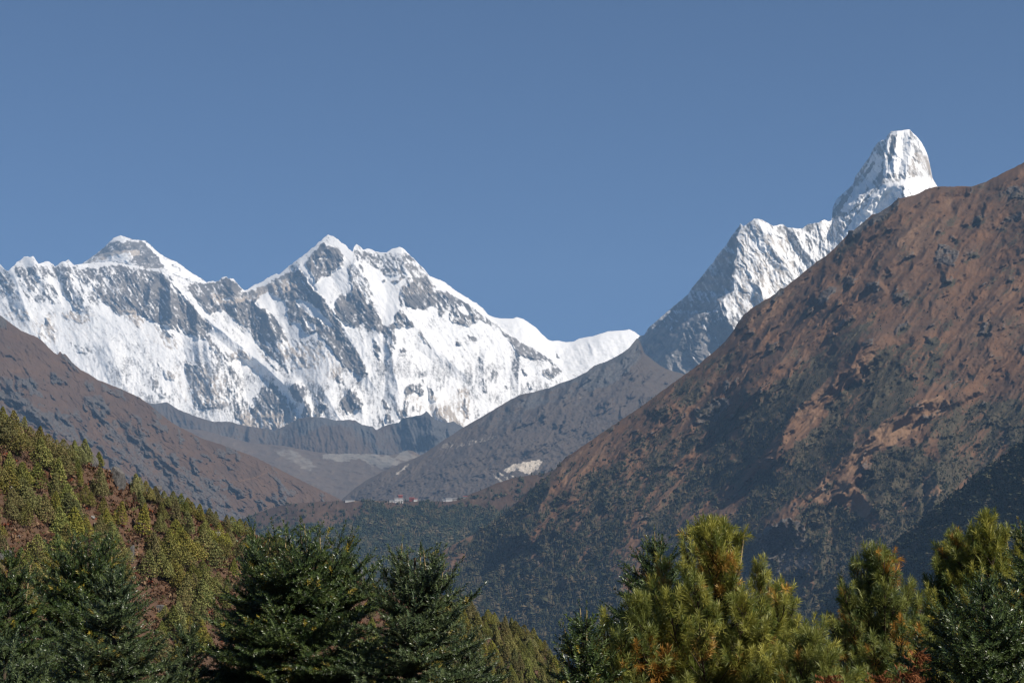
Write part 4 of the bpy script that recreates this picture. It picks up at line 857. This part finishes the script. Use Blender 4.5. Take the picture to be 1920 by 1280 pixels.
def young_pine(seed, lobes, R, leaves):
    """a unit-height bushy young pine: leading shoots each with its own cone of needle tufts, and a short trunk"""
    rng = np.random.RandomState(seed); Ps, Ds, Ss, Cs = [], [], [], []
    for k in range(lobes):
        a = rng.rand()*6.28; off = 0 if k == 0 else R*rng.uniform(.30, .62)
        h = 1.0 if k == 0 else rng.uniform(.55, .86); r = R*(.80 if k == 0 else rng.uniform(.48, .66)); n = int(5.0*leaves*(1 if k == 0 else .45))
        c = np.array([math.cos(a)*off, math.sin(a)*off, 0])
        t = rng.rand(n)**.8*.93; wh = np.floor(t*9)/9+.04*rng.randn(n)      # loose whorls
        z = h*(.08+.92*np.clip(.35*wh+.65*t, 0, 1)); prof = np.clip(1-(z/h)**1.35, .03, 1)*(.55+.45*np.clip(z/h/.2, 0, 1))
        az = rng.rand(n)*6.28; rr = r*prof*(.45+.58*rng.rand(n)**.45)*(1+.18*np.sin(3*az+k*2)+.12*np.sin(7*az+z*20))
        P = np.stack([np.cos(az)*rr, np.sin(az)*rr, z+.05*rr], -1)+c
        Ps.append(P); Ds.append(np.stack([np.cos(az)*.7, np.sin(az)*.7, .75+.5*rng.rand(n)], -1)+rng.randn(n, 3)*.25)
        Ss.append(rng.uniform(.024, .058, n)); 
        g = rng.rand(n)[:, None]
        base = np.array([.105, .118, .028])*(1-g)+np.array([.30, .275, .075])*g
        base[rng.rand(n) < .05] = (.19, .115, .035); Cs.append(base)
    P, D, S, Cl = [np.concatenate(x) for x in (Ps, Ds, Ss, Cs)]
    V = leaf_facing(P, D+rng.randn(len(P), 3)*1.0, S, .6, rng); n = len(P)
    V2, Q2 = sticks(np.array([[0, 0, -.06]]), np.array([[0, 0, .8]]), np.array([.022]), np.array([.006]), 5)
    Q = np.concatenate([np.arange(4*n).reshape(-1, 4), Q2+4*n])
    me = mesh_quads("young_pine", np.concatenate([V, V2]), Q, [M_YOUNG], False)
    set_color(me, "tint", np.concatenate([np.repeat(Cl, 4, 0), np.tile([[.08, .06, .045]], (len(V2), 1))]))
    return me
YOUNG = [young_pine(500+i, lb, R_, lv) for i, (lb, R_, lv) in enumerate([(1, .34, 620), (2, .36, 560), (3, .42, 520), (4, .48, 480), (2, .42, 520), (5, .56, 420), (1, .28, 560), (3, .50, 480)])]
YCONE, YBUSH = [0, 1, 1, 4], [2, 3, 5, 7]
rng = np.random.RandomState(11)
def h_at(u, v):
    Y, m, t = S_H.look(np.array([u]), np.array([v])); return at(u, v, float(Y[0])), float(Y[0]), float(t[0])
# the trees that break the skyline, by their foot and height in photo pixels
SKYL = [(6,806,50,1),(24,846,62,1),(44,806,30,0),(58,838,44,1),(72,846,54,0),(92,852,44,1),(118,858,40,1),(140,862,42,0),(160,866,50,0),(150,872,40,1),(186,872,32,0),(254,914,30,0),(256,928,46,1),(274,938,42,1),(290,944,38,0),(306,950,34,1),(322,954,38,0),(336,960,40,1),(352,966,38,1),(372,976,36,0),(392,984,36,1),(404,988,34,0),(424,992,30,0),(436,998,34,1),(452,1004,36,1),(470,1012,28,0),(640,1070,34,0),(652,1080,36,1),(664,1092,30,0),(690,1112,26,1),(622,1066,32,1),(600,1062,34,0),(505,1024,30,0),(520,1030,34,1)]
GAPS = [[(192,865),(252,880),(256,985),(200,975)],[(150,850),(210,870),(235,930),(200,925),(165,890)],[(0,985),(110,1000),(130,1050),(0,1060)],[(228,985),(262,980),(268,1060),(240,1070)],[(245,1085),(300,1085),(330,1150),(280,1160)],[(0,820),(20,850),(25,880),(0,870)],[(160,880),(215,905),(215,935),(180,930)],[(330,940),(410,990),(420,1030),(380,1000)],[(395,985),(430,1000),(425,1025),(395,1015)],[(290,1000),(330,1010),(325,1035),(290,1025)]]
spots = [(u, v, h, b, True) for u, v, h, b in SKYL]
def ok(u, v, k=1.0):
    for a in spots:
        if abs(a[0]-u) < 21*k and abs(a[1]-v) < 17*k: return False
    return True
def hidden(u, v):          # behind the nearest conifers
    return (60 < u < 300 and v > 1105) or (u < 60 and v > 1150) or (430 < u < 690 and v > 1075) or (700 < u < 850 and v > 1120) or (300 <= u <= 430 and v > 1225)
tries = 0
while len(spots) < 176 and tries < 40000:
    tries += 1
    u = rng.uniform(-25, 720); vs = float(lines(SKY_H, np.array([u]))[0]); v = vs+24+rng.rand()**1.15*(1245-vs)
    if v > 1245 or hidden(u, v-18): continue
    den = .52+.7*float(fbm(np.array([u/75.]), np.array([v/60.]), 2100, 3)[0])
    if u > 240 and v < 1110: den += .25
    if any(in_poly(np.array([u]), np.array([v]), g)[0] for g in GAPS): den -= .8
    if rng.rand() > den or (195 < u < 252 and 880 < v < 985) or not ok(u, v): continue
    spots.append((u, v, rng.uniform(36, 68)*(1.0-.12*(u > 420)), int(rng.rand() < .68), False))
n1 = len(spots); tries = 0
while len(spots) < 285 and tries < 40000:          # the dense young stand at the slope's low right end
    tries += 1
    u = rng.uniform(800, 1062); vs = float(lines(SKY_H, np.array([u]))[0]); v = vs+8+rng.rand()*(1300-vs)
    if v > 1310 or not ok(u, v, .62): continue
    spots.append((u, v, rng.uniform(26, 40), int(rng.rand() < .4), False))
LAB_Y = {"cone": "slim cone-shaped young pine on the open red-brown near slope", "bush": "rounded bushy young pine on the open red-brown near slope",
         "sky": "young pine breaking the skyline of the near left slope", "low": "small close-set pine in the dense stand at the near slope's low right end"}
for i, (u, v, h, bush, sk) in enumerate(spots):
    if u < 800: v = max(v, float(lines(SKY_H, np.array([u]))[0])+3)
    p, Y, t = h_at(u, v)
    me = YOUNG[(YBUSH if bush else YCONE)[rng.randint(4)]]
    o = link("young_pine", me); sc = h*Y/F*.98; wd = rng.uniform(.92, 1.3)
    o.location = p-np.array([0, 0, .04*sc]); o.scale = (sc*wd, sc*wd, sc); o.rotation_euler = (rng.randn()*.05, rng.randn()*.05, rng.rand()*6.28)
    key = "sky" if sk and u < 800 else ("low" if i >= n1 else ("bush" if bush else "cone"))
    tag(o, LAB_Y[key], "young pine", {"sky": "pines on the near slope's skyline", "low": "pines in the dense low stand", "bush": "bushy pines on the near slope", "cone": "slim pines on the near slope"}[key])
# the dwarf scrub between them: a continuous ground cover
N = 22000
uu = rng.uniform(-60, 1080, N); vs = lines(SKY_H, uu); vv = vs+2+rng.rand(N)**1.0*(1330-vs)
Yh, mh, th = S_H.look(uu, vv); P0 = at(uu, vv, Yh)
g = fbm(uu/26, vv/22, 2200, 4); keep = rng.rand(N) < np.clip(.62+.9*g, .05, 1); P0 = P0[keep]; uu = uu[keep]; vv = vv[keep]; g = g[keep]; n = len(P0)
per = 13; sz = rng.uniform(.35, .95, n)*(1+.6*np.clip(g, -1, 1))
off = rng.randn(n, per, 3)*np.array([.34, .34, .18]); off[..., 2] = np.abs(off[..., 2])
PP = (P0[:, None]+off*sz[:, None, None]).reshape(-1, 3)
pal = np.array([[.105, .050, .028], [.13, .072, .038], [.075, .046, .028], [.17, .105, .060], [.075, .075, .022], [.055, .06, .022], [.16, .045, .02], [.20, .13, .075]])
pi = np.where(rng.rand(n) < .72, rng.choice(4, n, p=[.35, .3, .2, .15]), 4+rng.choice(4, n, p=[.22, .16, .12, .50])); pi = np.where((uu > 790), 4+rng.randint(0, 2, n), pi)
cc = np.repeat(pal[pi]*(.75+.5*rng.rand(n, 1)), per, 0)*(.85+.3*rng.rand(n*per, 1))
V = leaf_cloud(PP, np.array([0, 0, .8])+rng.randn(n*per, 3)*.6, np.repeat(sz, per)*rng.uniform(.3, .6, n*per), .7, rng)
me = mesh_quads("undergrowth", V, np.arange(len(V)).reshape(-1, 4), [M_SCRUB], False); set_color(me, "tint", np.repeat(cc, 4, 0))
tag(link("undergrowth", me), kind="stuff")
# boulders
t = NT("lichen_grey_boulder"); n1_ = t.noise(1.6, 6, .7, t.pos((1, 1, .45))); n2_ = t.noise(7, 5, .7, t.pos((1, 1, .5)))
b_ = t.bsdf(t.mix(t.ramp(n2_, .35, .7), t.mix(t.ramp(n1_, .4, .6), (.06, .056, .053), (.115, .108, .10)), (.16, .152, .14)), .9, .15); t.bump(b_, n2_, .8, .15); M_BOULDER = t.m
t = NT("pale_quartz_boulder"); n2_ = t.noise(9, 5, .7, t.pos()); b_ = t.bsdf(t.mix(t.ramp(n2_, .35, .65), (.17, .16, .145), (.33, .32, .295)), .9, .15); t.bump(b_, n2_, .8, .08); M_PALE = t.m
import bmesh
def boulder(u, v, wpx, hpx, lab, seed, mat=None, tilt=0.0):
    """foot of the rock at pixel (u, v)"""
    p, Y, _ = h_at(u, v); bm = bmesh.new(); bmesh.ops.create_icosphere(bm, subdivisions=4, radius=1)
    rg = np.random.RandomState(seed); k = Y/F; co = np.array([q.co[:] for q in bm.verts])
    for _ in range(9):                                        # split faces: cut flat with random planes
        nrm = rg.randn(3); nrm /= np.linalg.norm(nrm); dd = co@nrm; cut = rg.uniform(.48, .8); co = co-np.outer(np.maximum(dd-cut, 0), nrm)
    r = np.linalg.norm(co, axis=1); co *= (1+.10*ridged(co[:, 0]*2.3+seed, co[:, 1]*2.3+co[:, 2]*1.7, 3050+seed, 4))[:, None]; an = np.arctan2(co[:, 1], co[:, 0])
    co *= (1+.06*fbm(an*2+seed, co[:, 2]*3, 3000+seed, 4))[:, None]
    co *= np.array([wpx*k/2, wpx*k/2, hpx*k/2*1.15]); c, s = math.cos(tilt), math.sin(tilt)
    co = np.stack([co[:, 0]*c+co[:, 2]*s, co[:, 1], -co[:, 0]*s+co[:, 2]*c], -1)
    for q, w_ in zip(bm.verts, co): q.co = w_
    me = bpy.data.meshes.new("boulder"); bm.to_mesh(me); bm.free(); me.materials.append(mat or M_BOULDER)
    o = link("boulder", me); o.location = p+np.array([0, 0, hpx*k*.30]); tag(o, lab, "boulder", "boulders on the near left slope")
boulder(222,912,34,50,"largest grey boulder, tall and blunt, standing on the skyline of the near left slope",1,None,.12)
boulder(172,874,24,22,"grey pointed boulder among pines up-slope from the largest boulder",2)
boulder(6,1056,40,30,"broad grey boulder cut by the left edge of the photo above the firs",3)
boulder(246,1052,16,36,"upright grey slab halfway down the near slope above the broad fir",4,None,.2)
boulder(303,1152,24,24,"dark weathered boulder low on the near slope beside the silvery fir",5,None,-.2)
boulder(20,926,16,20,"narrow grey rock high on the near slope close to the left edge",6,M_PALE)
boulder(407,1006,20,13,"pale broken rock in a bare patch near the slope's skyline",7,M_PALE)
boulder(676,1088,22,18,"dark cracked rock at the slope's lower skyline between the two middle firs",8)
boulder(174,972,9,8,"small white stone in the open middle of the near slope",9,M_PALE)
boulder(298,920,14,14,"small grey rock under pines just below the skyline, right of the largest boulder",10)
boulder(262,985,10,8,"small pale stone above the upright grey slab",11,M_PALE)
boulder(500,1052,12,10,"little grey stone on the slope left of the broadest fir",12)
boulder(36,1008,8,7,"small white stone in the grassy gap near the left edge",13,M_PALE)
# ================================================================ WOODS ON THE FAR SLOPES (one mass on each slope)
M_WOODS = mat_tint("distant_wood_foliage", .9, .05, hue=False, transl=0)
def wood(name, sh, n, urange, vfun, hgt, dens, cols, seed, cone=.6):
    rg = np.random.RandomState(seed)
    u = rg.uniform(urange[0], urange[1], n); vr = np.interp(u, sh.us, sh.vr); v = vr-.5+rg.rand(n)*(vfun(u)-vr)
    Y, m, t = sh.look(u, np.maximum(v, vr+.2)); k = rg.rand(n) < dens(u, v, m)
    u, v, Y, vr = u[k], v[k], Y[k], vr[k]; n = len(u)
    o = np.argsort(v); u, v, Y = u[o], v[o], Y[o]
    P = at(u, v, Y); px = Y/F
    H = hgt(u, v, rg, n)*px; isc = rg.rand(n) < cone; Wd = H*np.where(isc, rg.uniform(.20, .30, n), rg.uniform(.42, .72, n))
    s = 6; a = np.arange(s)*2*np.pi/s
    rings = [(-.10, .55, .8), (.22, 1.0, 1.0), (.60, .58, .95)]
    V = []
    for (z, rc, rb_) in rings:
        rr = np.where(isc, rc, rb_)[:, None]*Wd[:, None]*(.72+.56*rg.rand(n, s)); ang = a[None]+rg.rand(n, 1)*6.28
        V.append(np.stack([P[:, 0:1]+rr*np.cos(ang), P[:, 1:2]+rr*np.sin(ang), P[:, 2:3]+H[:, None]*(z+.10*rg.randn(n, s)*(~isc)[:, None])], -1))
    tip = P+np.stack([0*H, 0*H, H*np.where(isc, 1.05, .85)], -1)
    V = np.concatenate(V+[tip[:, None]], 1); nv = 3*s+1
    i = np.arange(s); j = (i+1) % s
    tri = np.concatenate([np.stack([r*s+i, r*s+j, (r+1)*s+j], -1) for r in (0, 1)]+[np.stack([r*s+i, (r+1)*s+j, (r+1)*s+i], -1) for r in (0, 1)]+[np.stack([2*s+i, 2*s+j, 0*i+3*s], -1)])
    T = (np.arange(n)*nv)[:, None, None]+tri[None]
    me = mesh_quads(name, V.reshape(-1, 3), T.reshape(-1, 3), [M_WOODS], False)
    c = np.array(cols); g = np.clip(.5+.8*fbm(u/18, v/18, seed+7, 3)+.25*rg.randn(n), 0, .999)*(len(c)-1); f = (g-np.floor(g))[:, None]; gi = g.astype(int)
    cc = c[gi]*(1-f)+c[np.minimum(gi+1, len(c)-1)]*f; cc = cc*(.75+.5*rg.rand(n, 1))
    set_color(me, "tint", np.repeat(cc, nv, 0)); ob = link(name, me); tag(ob, kind="stuff"); return ob
DK_G = [(.030, .036, .020), (.050, .052, .028), (.080, .070, .038), (.115, .088, .050)]
def dens_g(u, v, m):
    cl = fbm(u/26, v/20, 4100, 4); d = np.clip((m[:, 0]-.36)*2.2+.9*cl, 0, 1)*np.clip((v-620)/260, .10, .8)+.05*(v > 560)
    return np.clip(d*(1-1.6*np.clip(m[:, 2]-.22, 0, .6))*(1-.6*np.clip(m[:, 1]-.4, 0, 1)), .01, 1)
wood("woodland", S_G, 90000, (690, 1960), lambda u: np.where(u > 1480, 1250-.1*(u-1480), 1290), lambda u, v, r, n: np.interp(v, [400, 750, 950, 1100, 1250], [2.2, 3.0, 4.6, 6.5, 8.0])*r.uniform(.7, 1.5, n), dens_g, DK_G, 41, .88)
DK_F = [(.022, .032, .020), (.040, .050, .028), (.066, .066, .034), (.105, .084, .046)]
wood("forest", S_F, 30000, (430, 1040), lambda u: 1130+0*u, lambda u, v, r, n: np.interp(v-np.interp(u, S_F.us, S_F.vr), [0, 20, 60, 200], [4.5, 5, 6.5, 9])*r.uniform(.7, 1.4, n), lambda u, v, m: np.clip((m[:, 0]-.30)*2.0+.4*fbm(u/24, v/20, 4200, 4), .03, .9), DK_F, 43, .8)
wood("forest", S_J, 26000, (1440, 1960), lambda u: np.interp(u, S_J.us, S_J.vr)+260, lambda u, v, r, n: r.uniform(4.5, 10, n), lambda u, v, m: np.clip((m[:, 0]-.25)*1.6, .08, 1), [(.034, .042, .026), (.062, .066, .036), (.095, .085, .046), (.12, .095, .06)], 47, .6)
wood("scrub", S_L, 16000, (0, 620), lambda u: np.interp(u, S_L.us, S_L.vr)+260, lambda u, v, r, n: r.uniform(1.4, 2.8, n), lambda u, v, m: np.clip((m[:, 0]-.22)*1.2+.06, .03, .6)*(v > 700), [(.040, .034, .022), (.055, .042, .026), (.07, .05, .03)], 49, .1)

# ================================================================ THE MONASTERY AND LODGES ON THE WOODED RIDGE
def plain(name, col, col2, sc, rough=.85):
    t = NT(name); n = t.noise(sc, 4, .6, t.pos()); t.bsdf(t.mix(t.ramp(n, .35, .7), col, col2), rough, .2); return t.m
M_WHITE = plain("whitewashed_wall", (.62, .60, .57), (.50, .48, .45), .4); M_RED = plain("oxide_red_wall", (.30, .075, .045), (.22, .06, .04), .4)
M_TIN = plain("weathered_tin_roof", (.30, .29, .28), (.20, .19, .18), .5, .5); M_REDROOF = plain("red_tin_roof", (.36, .09, .06), (.26, .07, .05), .5, .5)
M_GLASS = plain("dark_window", (.03, .03, .035), (.05, .05, .055), 1.0, .3); M_STONE = plain("grey_stone_wall", (.30, .27, .24), (.22, .20, .18), .5)
M_GOLD = plain("gilded_spire", (.55, .38, .10), (.45, .30, .08), 1.0, .4)
def boxes(name, L, mats, parent, mat=0):
    Vs, Qs = [], []
    for (cx, cy, cz, sx, sy, sz) in L:
        b = len(Vs)*8; Vs.append([(cx+a*sx/2, cy+c*sy/2, cz+e*sz) for e in (0, 1) for c in (-1, 1) for a in (-1, 1)])
        Qs += [[b+q for q in f] for f in ((0, 2, 3, 1), (4, 5, 7, 6), (0, 1, 5, 4), (2, 6, 7, 3), (0, 4, 6, 2), (1, 3, 7, 5))]
    return link(name, mesh_quads(name, np.concatenate([np.array(v, float) for v in Vs]), Qs, mats, False), parent)
def gable(name, cx, cy, z, sx, sy, h, mat, parent):
    o = .7; x, y = sx/2+o, sy/2+o
    V = np.array([(-x, -y, 0), (x, -y, 0), (x, y, 0), (-x, y, 0), (-x, 0, h), (x, 0, h), (-x, -y, -.35), (x, -y, -.35), (x, y, -.35), (-x, y, -.35)], float)+[cx, cy, z]
    loops = [0, 1, 5, 4, 2, 3, 4, 5, 0, 4, 3, 1, 2, 5, 6, 7, 1, 0, 7, 8, 2, 1, 8, 9, 3, 2, 9, 6, 0, 3, 9, 8, 7, 6]; st = [0, 4, 8, 11, 14, 18, 22, 26, 30]
    return link(name, new_mesh(name, V, loops, st, [mat], False), parent)
def house(u, v, wpx, hpx, lab, name="stone_house", wall=None, roof=None, rh=2.2, nwin=4, rows=1, dep=9, rz=0.0, cat="house", extra=None):
    vr = float(np.interp(u, S_F.us, S_F.vr)); Y, m, t = S_F.look(np.array([u]), np.array([max(v, vr+.3)])); p = at(u, v, float(Y[0])); k = float(Y[0])/F
    W, H = wpx*k, hpx*k
    r = empty(name, tuple(p), rz); tag(r, lab, cat, "buildings on the wooded ridge")
    boxes("wall", [(0, 0, -4, W, dep, H+4)], [wall or M_WHITE], r); gable("roof", 0, 0, H+.36, W, dep, rh, roof or M_TIN, r)
    for j in range(rows):
        for i in range(nwin):
            boxes("window", [((i+.5)/nwin*W-W/2, -dep/2-.02, H*(j+.35)/rows, W/nwin*.38, .12, H/rows*.42)], [M_GLASS], r)
    if extra: extra(r, W, H, dep)
    return r
def hall_extra(r, W, H, dep):
    boxes("upper_storey", [(W*.18, 1.0, H+.1, W*.46, dep*.7, 7.5)], [M_RED], r); gable("upper_roof", W*.18, 1.0, H+8.0, W*.5, dep*.75, 2.4, M_REDROOF, r)
    V, Q = sticks(np.array([[W*.18, 1.0, H+10.2]]), np.array([[W*.18, 1.0, H+13.0]]), np.array([.6]), np.array([.08]), 8); link("spire", mesh_quads("spire", V, Q, [M_GOLD]), r)
house(748,941,16,7.5,"large white monastery hall with a red upper storey and gilded spire on the wooded ridge","monastery_hall",M_WHITE,M_TIN,1.6,6,2,14,.05,"monastery",hall_extra)
house(735,940.5,10,2.6,"long low white outbuilding touching the monastery hall's left side","stone_house",M_WHITE,M_TIN,1.2,5,1,7,.05)
house(772,937.5,9,4,"red-roofed lodge among dark trees just right of the monastery hall","stone_house",M_RED,M_REDROOF,2.2,3,1,9,-.1)
house(779,938.5,7,3.2,"small white house tucked below the red-roofed lodge","stone_house",M_WHITE,M_REDROOF,1.6,3,1,7,.2)
house(656,939.5,17,1.9,"long low pale house alone on the ridge left of the monastery","stone_house",M_WHITE,M_TIN,1.1,7,1,7,0)
house(842,938.5,13,4.2,"biggest white lodge of the cluster on the ridge right of the monastery","stone_house",M_WHITE,M_TIN,1.8,6,1,10,.08)
house(833,938.8,6,3,"little white house at the left end of the lodge cluster","stone_house",M_WHITE,M_TIN,1.5,2,1,7,-.15)
house(853,937.5,7,3.2,"grey stone house at the right end of the lodge cluster","stone_house",M_STONE,M_TIN,1.6,3,1,7,.2)
house(872,932.5,8,2.2,"brown stone hut on the rising ridge beyond the lodge cluster","stone_house",M_STONE,M_REDROOF,1.4,3,1,6,-.1)

# ================================================================ DRY FERN PLUMES, LOWER RIGHT
M_FERN = mat_tint("dry_fern_fronds", .8, .1, hue=False, transl=.35)
def fern(u, v, Y, fronds, span, lab, seed):
    """fronds arch over from a root on the ground; (u, v) is the top of the tallest"""
    rg = np.random.RandomState(seed); tip = at(u, v, Y); gb = float(gz(tip[0], Y))-.03; H = tip[2]-gb; k = Y/F
    r = empty("dry_fern", (tip[0], Y, gb)); tag(r, lab, "fern", "dry ferns at the bottom edge")
    for f in range(fronds):
        az = rg.uniform(-.5, .9); Hf = H*rg.uniform(.93, 1.0) if f else H; sp = span*k*rg.uniform(.5, 1.1); n = 26
        t = np.linspace(0, 1, n); x = sp*(np.clip(t-.45, 0, 1)/.55)**1.6-.06*rg.randn()*t; z = Hf*(np.sin(np.clip(t/.86, 0, 1)*math.pi/2)**1.0)-(np.clip(t-.82, 0, 1)/.18)**2*sp*.45
        C_ = np.stack([x*math.cos(az), x*math.sin(az), z], -1); V, Q = sticks(C_[:-1], C_[1:], .006-.004*t[:-1], .006-.004*t[1:], 4); T = [np.tile([[.16, .075, .035]], (len(V), 1))]
        P, D, S = [], [], []
        for i in range(int(n*.60), n-1):
            ax = C_[i+1]-C_[i]; ax /= np.linalg.norm(ax); sd = np.cross(ax, [.2, -1, .1]); sd /= np.linalg.norm(sd); ln = .17*(1-.75*(i/n-.6)/.4)
            for g in (1, -1):
                dv = sd*g*.8+ax*.45+np.array([0, 0, -.25]); dv /= np.linalg.norm(dv)
                for q in range(7): P.append(C_[i]+dv*ln*q/7); D.append(dv*.3+ax*(.6)+rg.randn(3)*.35); S.append(.055*(1-.5*q/7))
        V2 = leaf_cloud(np.array(P), np.array(D), np.array(S), .38, rg); c = np.array([[.21, .085, .035]])*(.6+.8*rg.rand(len(P), 1)); T.append(np.repeat(c, 4, 0))
        me = mesh_quads("frond", np.concatenate([V, V2]), np.concatenate([Q, np.arange(len(V2)).reshape(-1, 4)+len(V)]), [M_FERN], False); set_color(me, "tint", np.concatenate(T)); link("frond", me, r)
fern(1700,1226,13.0,4,34,"tallest russet dry fern arching to the right between the two right-hand pines",71)
fern(1652,1262,12.6,3,26,"lower russet dry fern just left of the tallest fern",72)
fern(1572,1268,12.8,3,24,"small russet dry fern at the bottom edge below the low pine",73)
# ================================================================ the air
HAZE = 3.4e-5
x, y0, y1, z0, z1 = 15600, -400, 25500, -1002.0, 4450.0
V = np.array([(sx*x, yy, zz) for zz in (z0, z1) for yy in (y0, y1) for sx in (-1, 1)])
me = mesh_quads("haze", V, [(0, 2, 3, 1), (4, 5, 7, 6), (0, 1, 5, 4), (2, 6, 7, 3), (0, 4, 6, 2), (1, 3, 7, 5)], [], False)
hm = bpy.data.materials.new("mountain_air"); hm.use_nodes = True
nt = hm.node_tree; nt.nodes.clear(); ho = nt.nodes.new("ShaderNodeOutputMaterial"); pv = nt.nodes.new("ShaderNodeVolumePrincipled")
pv.inputs["Color"].default_value = (.38, .645, 1.0, 1); pv.inputs["Density"].default_value = HAZE; pv.inputs["Anisotropy"].default_value = 0.0
nt.links.new(pv.outputs[0], ho.inputs["Volume"]); me.materials.append(hm)
tag(link("haze", me), kind="stuff")
